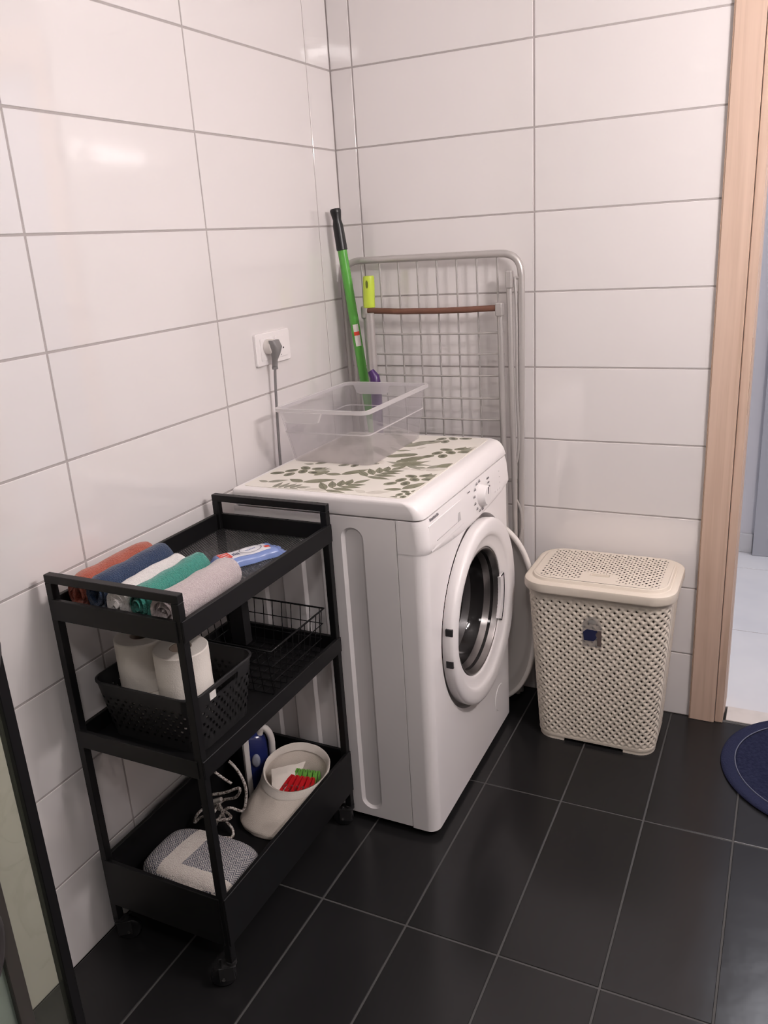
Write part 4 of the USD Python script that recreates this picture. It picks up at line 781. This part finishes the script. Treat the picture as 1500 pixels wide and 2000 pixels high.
for x in np.linspace(wb0 + 0.012, wb1 - 0.012, 10): part(wbk, 'upright_wire', tube([(x, wc0, wh), (x, wc0 + 0.012, 0.0025), (x, wc1 - 0.012, 0.0025), (x, wc1, wh)], 0.0011, 6), L_BLACK, smooth=50)
for y in np.linspace(wc0 + 0.012, wc1 - 0.012, 9): part(wbk, 'upright_wire', tube([(wb0, y, wh), (wb0 + 0.012, y, 0.0040), (wb1 - 0.012, y, 0.0040), (wb1, y, wh)], 0.0011, 6), L_BLACK, smooth=50)
cn = thing('dark_carton', 'small black carton standing inside the wire basket', 'carton', (0.098, -0.828, 0.4920))
part(cn, 'body', box(-0.018, 0.022, -0.016, 0.010, 0, 0.118, 0.001), L_DARKPL)
part(cn, 'lid', box(-0.0185, 0.0225, -0.0165, 0.0105, 0.1182, 0.1225, 0.001), L_DARKPL)

# ------------------------------------------------------------------ bottom tray: folded towel, iron, peg bag
ft = thing('folded_towel', 'folded grey herringbone towel with cream bands on the bottom trolley shelf', 'towel', (0.195, -1.178, 0.1040))
def pillow(x0, x1, y0, y1, h, n=40, m=28, e=4.0, wav=0.004, seed=3):
    u, v = np.meshgrid(np.linspace(-1, 1, n), np.linspace(-1, 1, m), indexing='ij')
    r = np.maximum(1e-6, (np.abs(u) ** e + np.abs(v) ** e)) ** (1 / e); mx = np.maximum(np.abs(u), np.abs(v)); k = np.where(r > 1e-5, mx / r, 1.0)
    x, y = (x0 + x1) / 2 + u * k * (x1 - x0) / 2, (y0 + y1) / 2 + v * k * (y1 - y0) / 2
    s = np.clip(1 - mx ** 6, 0, 1) ** 0.45
    z = 0.4 * h + 0.6 * h * s + wav * s * (meshkit.fbm(np.stack([x * 16, y * 16, x * 0], -1), 3, seed) - 0.5) * 2
    zb = 0.4 * h - 0.4 * h * s
    return np.stack([x, y, z], -1), np.stack([x, y, zb], -1)
ft_t, ft_b = pillow(-0.128, 0.118, -0.082, 0.080, 0.080)
def ftz(x, y):
    from scipy.interpolate import griddata
    return griddata(ft_t[..., :2].reshape(-1, 2), ft_t[..., 2].ravel(), (x, y), method='linear')
part(ft, 'fold_top', cat(grid_mesh(ft_t), trimesh.Trimesh(grid_mesh(ft_b).vertices, grid_mesh(ft_b).faces[:, ::-1], process=False)), LOOKS['herringbone'], smooth=True)
def band(f, n=34, m=9, d=0.0012):
    u, v = np.meshgrid(np.linspace(0, 1, n), np.linspace(0, 1, m), indexing='ij'); X, Y = f(u, v)
    Z = ftz(X, Y); Z = np.where(np.isnan(Z), 0.032, Z); return grid_mesh(np.stack([X, Y, Z + d], -1))
part(ft, 'cream_band', band(lambda u, v: (-0.064 + 0.042 * v + 0.010 * u, -0.077 + 0.151 * u)), L_TW['cream'], smooth=True, label='cream woven band')
part(ft, 'cream_band', band(lambda u, v: (-0.045 + 0.160 * u, -0.0775 + 0.034 * v + 0.004 * u)), L_TW['cream'], smooth=True, label='cream woven band')

ir = thing('steam_iron', 'blue and white steam iron standing upright behind the canvas bag on the trolley', 'iron', (0.094, -0.872, 0.1042), -58.0)
# local: z up = towards the nose, x = lateral, y = from the sole plate to the handle
def sole_outline(s=1.0, n=20):
    t = np.linspace(0, 1, n); w = 0.044 * np.sqrt(np.clip(1 - t ** 2.1, 0, 1)) * s
    return np.vstack([np.column_stack([w, t * 0.168]), np.column_stack([-w, t * 0.168])[::-1][1:-1]])
def sl(s, y, zo=0.0, zs=1.0): p = sole_outline(s); return np.column_stack([p[:, 0], np.full(len(p), y), zo + p[:, 1] * zs])
part(ir, 'sole_plate', loft([sl(0.98, 0.0), sl(1.0, 0.001), sl(1.0, 0.004)]), L_CHROME, smooth=40, label='bright metal sole plate')
part(ir, 'skirt', loft([sl(1.0, 0.0042), sl(1.03, 0.008), sl(0.98, 0.016, 0.001, 0.98)]), L_OFFW, smooth=40)
part(ir, 'water_tank', loft([sl(0.94, 0.0162, 0.002, 0.97), sl(0.90, 0.030, 0.002, 0.95), sl(0.80, 0.044, 0.002, 0.92), sl(0.62, 0.054, 0.003, 0.86), sl(0.40, 0.058, 0.004, 0.76)]), L_IRONB, smooth=50, label='dark blue water tank')
part(ir, 'handle', tube(spline([(0, 0.046, 0.006), (0, 0.062, 0.014), (0, 0.069, 0.05), (0, 0.069, 0.11), (0, 0.066, 0.15), (0, 0.056, 0.166), (0, 0.042, 0.150)], 40), 0.0085, 14), L_OFFW, smooth=60, label='curved white handle')
part(ir, 'spray_nozzle', loft([[(0.0335 - y, 0.030 + (0.010 - i) * np.cos(a), 0.098 + (0.016 - i) * np.sin(a)) for a in np.linspace(0, 2 * np.pi, 20, endpoint=False)] for y, i in ((0.012, 0), (-0.003, 0.0), (-0.006, 0.003))]), L_IRONG, smooth=50)
part(ir, 'heel_rest', box(-0.030, 0.030, 0.004, 0.062, 0.0, 0.0035, 0.001), L_OFFW)
cord = thing('iron_cord', 'braided beige cord of the steam iron lying in loops on the bottom shelf', 'cord')
def on_plane(px, py, y):
    d = RM.T @ np.array([(px - 750) / FPX, (py - 1000) / FPX, 1.0]); return CAM + d * (y - CAM[1]) / d[1]
pts = [(447, 1487, -1.02), (464, 1505, -1.02), (478, 1532, -1.02), (480, 1565, -1.02), (472, 1584, -1.025), (452, 1578, -1.03), (432, 1592, -1.035), (420, 1615, -1.045), (419, 1636, -1.05), (440, 1640, -1.05), (455, 1640, -1.04), (454, 1620, -1.03), (441, 1603, -1.025), (425, 1570, -1.03), (408, 1572, -1.03), (405, 1560, -1.035), (440, 1548, -1.03), (468, 1540, -1.025), (462, 1556, -1.02), (430, 1568, -1.02), (415, 1590, -1.04), (390, 1598, -1.04), (381, 1606, -1.045), (386, 1590, -1.045), (405, 1578, -1.03), (450, 1598, -1.035), (425, 1602, -1.045), (405, 1601, -1.045)]
cp = np.array([on_plane(*p) for p in pts]); cp[:, 2] = np.maximum(cp[:, 2], 0.1085)
part(cord, 'cable', tube(spline(cp, 260), 0.0034, 8), LOOKS['braided_cord'], smooth=60)
part(cord, 'cable_end', tube(spline(np.array([on_plane(420, 1508, -1.0), on_plane(436, 1520, -0.99), on_plane(452, 1530, -0.98)]), 16), 0.0034, 8), LOOKS['braided_cord'], smooth=60)
part(cord, 'strain_relief', tube(spline(np.array([on_plane(398, 1574, -1.03), on_plane(415, 1566, -1.03), on_plane(432, 1560, -1.03)]), 12), np.linspace(0.006, 0.0045, 12), 10), L_OFFW, smooth=60)

pb = thing('peg_bag', 'beige canvas drawstring bag of red and green pegs on the bottom shelf', 'bag')
def bag_ring(c, r, nz, jit=0.0, seed=0, n=56, fold=0.0):
    nz = np.array(nz, float); nz /= np.linalg.norm(nz); e1 = np.cross([0, 1.0, 0], nz); e1 /= np.linalg.norm(e1); e2 = np.cross(nz, e1)
    a = np.linspace(0, 2 * np.pi, n, endpoint=False)
    q = np.column_stack([np.cos(a) * 1.3, np.sin(a) * 1.3, np.full(n, seed * 0.7)]); k = 1 + jit * (meshkit.fbm(q, 3, 5) - 0.5) + fold * (np.cos(6 * a + seed) + 0.6 * np.cos(11 * a - 2 * seed))
    return np.array(c) + (r * k * np.cos(a))[:, None] * e1 + (r * k * np.sin(a))[:, None] * e2
UPB = (0.05, -0.16, 1)
OPC = np.array([0.2560, -0.876, 0.205])
def bag_axis(t, r_add=0.0, sd=0):
    c = np.array([[0.224, -0.936, 0.1046], [0.226, -0.930, 0.120], [0.236, -0.914, 0.148], [0.2440, -0.897, 0.174], [0.2480, -0.878, 0.205]]); r = [0.082, 0.090, 0.088, 0.082, 0.0795]
    k = np.linspace(0, 1, 5); cc = [np.interp(t, k, c[:, i]) for i in range(3)]; nz = np.array([0.05 * t, -0.16 * t, 1.0])
    return bag_ring(cc, np.interp(t, k, r) + r_add, nz, 0.26 - 0.16 * t, 1 + 1.6 * t, 64, 0.022 * np.sin(np.pi * min(1, t * 1.1)) * np.cos(9 * t))
outer = [bag_axis(t) for t in np.linspace(0, 1, 22)]; inner_ = [bag_axis(t, -0.0035) for t in np.linspace(0.99, 0.06, 16)]
part(pb, 'bag_body', loft([bag_ring((0.228, -0.934, 0.1042), 0.060, (0, 0, 1), 0.2, 1, 64)] + outer + inner_), L_CANVAS, smooth=80)
part(pb, 'cuff', loft([bag_axis(0.90, 0.0012), bag_axis(0.955, 0.0022), bag_axis(1.0, 0.0020) + np.array([0, 0, 0.002]), bag_axis(1.0, 0.0005) + np.array([0, 0, 0.0055]), bag_axis(1.0, -0.0040) + np.array([0, 0, 0.003]), bag_axis(0.93, -0.0062)], caps=False), L_CANVASI, smooth=80, label='turned-down canvas cuff')
uu, vv = np.meshgrid(np.linspace(0, 1, 18), np.linspace(0, 1, 18), indexing='ij')
A4, B4, C4, D4 = [np.array(p) for p in ((0.180, -0.885, 0.190), (0.214, -0.938, 0.176), (0.252, -0.928, 0.148), (0.238, -0.822, 0.184))]
fold = ((1 - uu) * (1 - vv))[..., None] * A4 + ((1 - uu) * vv)[..., None] * B4 + (uu * vv)[..., None] * C4 + (uu * (1 - vv))[..., None] * D4
fold[..., 2] += 0.010 * np.sin(np.pi * uu) * np.sin(np.pi * vv) + 0.008 * (meshkit.fbm(fold * 45, 3, 9) - 0.5)
fb = fold.copy(); fb[..., 2] -= 0.0018
gm = grid_mesh(fold); gb = grid_mesh(fb); gb.invert()
part(pb, 'inner_fold', cat(gm, gb), L_CANVASI, smooth=True)
def peg(lk, label, loc, rot, group):
    t = thing('clothes_peg', label, 'clothes peg', loc, 0, group, rot=rot)
    a = [(0, 0), (0.062, 0.0035), (0.072, 0.001), (0.072, 0.006), (0.060, 0.0095), (0.034, 0.0085), (0.012, 0.0065), (0, 0.0035)]
    for s in (1, -1):
        m = extr(Polygon([(x, s * (y + 0.0008)) for x, y in a]).buffer(0), 0.010, -0.005); part(t, 'arm', m, lk, smooth=30)
    part(t, 'spring', tube([(0.034 + 0.006 * np.cos(w), 0.006 * np.sin(w), z) for w, z in zip(np.linspace(0, 6 * np.pi, 50), np.linspace(-0.006, 0.006, 50))], 0.0009, 5), L_CHROME, smooth=60)
    return t
ORD = ('first', 'second', 'third', 'fourth', 'fifth')
for k in range(5):
    peg(L_PEGG, '%s green plastic clothes peg from the left in the peg bag' % ORD[k], (0.2370 + 0.0125 * k, -0.852 + 0.002 * k, 0.1830), (0, 36, -80 + 2 * k), 'green pegs in the canvas bag')
for k in range(5):
    peg(L_RED, '%s red plastic clothes peg from the left in the peg bag' % ORD[k], (0.2390 + 0.0125 * k, -0.880 + 0.002 * k, 0.1830), (0, 20, -94 + 3 * k), 'red pegs in the canvas bag')

# ------------------------------------------------------------------ vanity lamp out of view on the right wall (its bulbs light the room)
BX = 1.72
lamp = thing('wall_lamp', 'white vanity lamp with four glowing globes out of view on the right wall', 'lamp')
part(lamp, 'back_plate', box(ROOM_X - 0.035, ROOM_X - 0.001, -1.22, -0.72, 1.81, 1.88, 0.004), L_CHROME)
for y, z, r in ((-0.775, 1.862, 0.026), (-0.93, 1.840, 0.046), (-1.035, 1.840, 0.044), (-1.15, 1.832, 0.034)):
    part(lamp, 'arm', cyl((ROOM_X - 0.034, y, z), (BX + r * 0.9, y, z), 0.008, 12), L_CHROME)
    part(lamp, 'bulb', trimesh.creation.icosphere(2, r).apply_translation([BX, y, z]), LOOKS['bulb_glow'], smooth=True, label='glowing round bulb')
cl = thing('ceiling_lamp', 'added round ceiling fill lamp with a glowing opal disc out of view behind the camera', 'lamp', (1.30, -2.42, ROOM_Z))  # added as fill for the washer side and other camera-facing surfaces
part(cl, 'base_ring', lathe([(0, -0.03), (0.165, -0.03), (0.175, -0.025), (0.175, -0.0005), (0, -0.0005)], 48), L_PLASTICW)
part(cl, 'opal_disc', lathe([(0, -0.040), (0.10, -0.039), (0.155, -0.034), (0.158, -0.0305), (0, -0.0305)], 48), LOOKS['opal_fill_glow'], label='glowing opal disc of the added fill lamp')
mi = thing('wall_mirror', 'frameless mirror out of view below the lamp on the right wall', 'mirror', (ROOM_X, -1.03, 1.40))  # unseen, hangs under the lamp and reflects its bulbs
part(mi, 'glass', box(-0.006, -0.001, -0.33, 0.33, -0.40, 0.37, 0.001), L_MIRROR)
for y in (-0.2, 0.18): part(mi, 'bracket', box(-0.009, -0.0065, y, y + 0.02, -0.405, -0.39), L_CHROME, smooth=False)
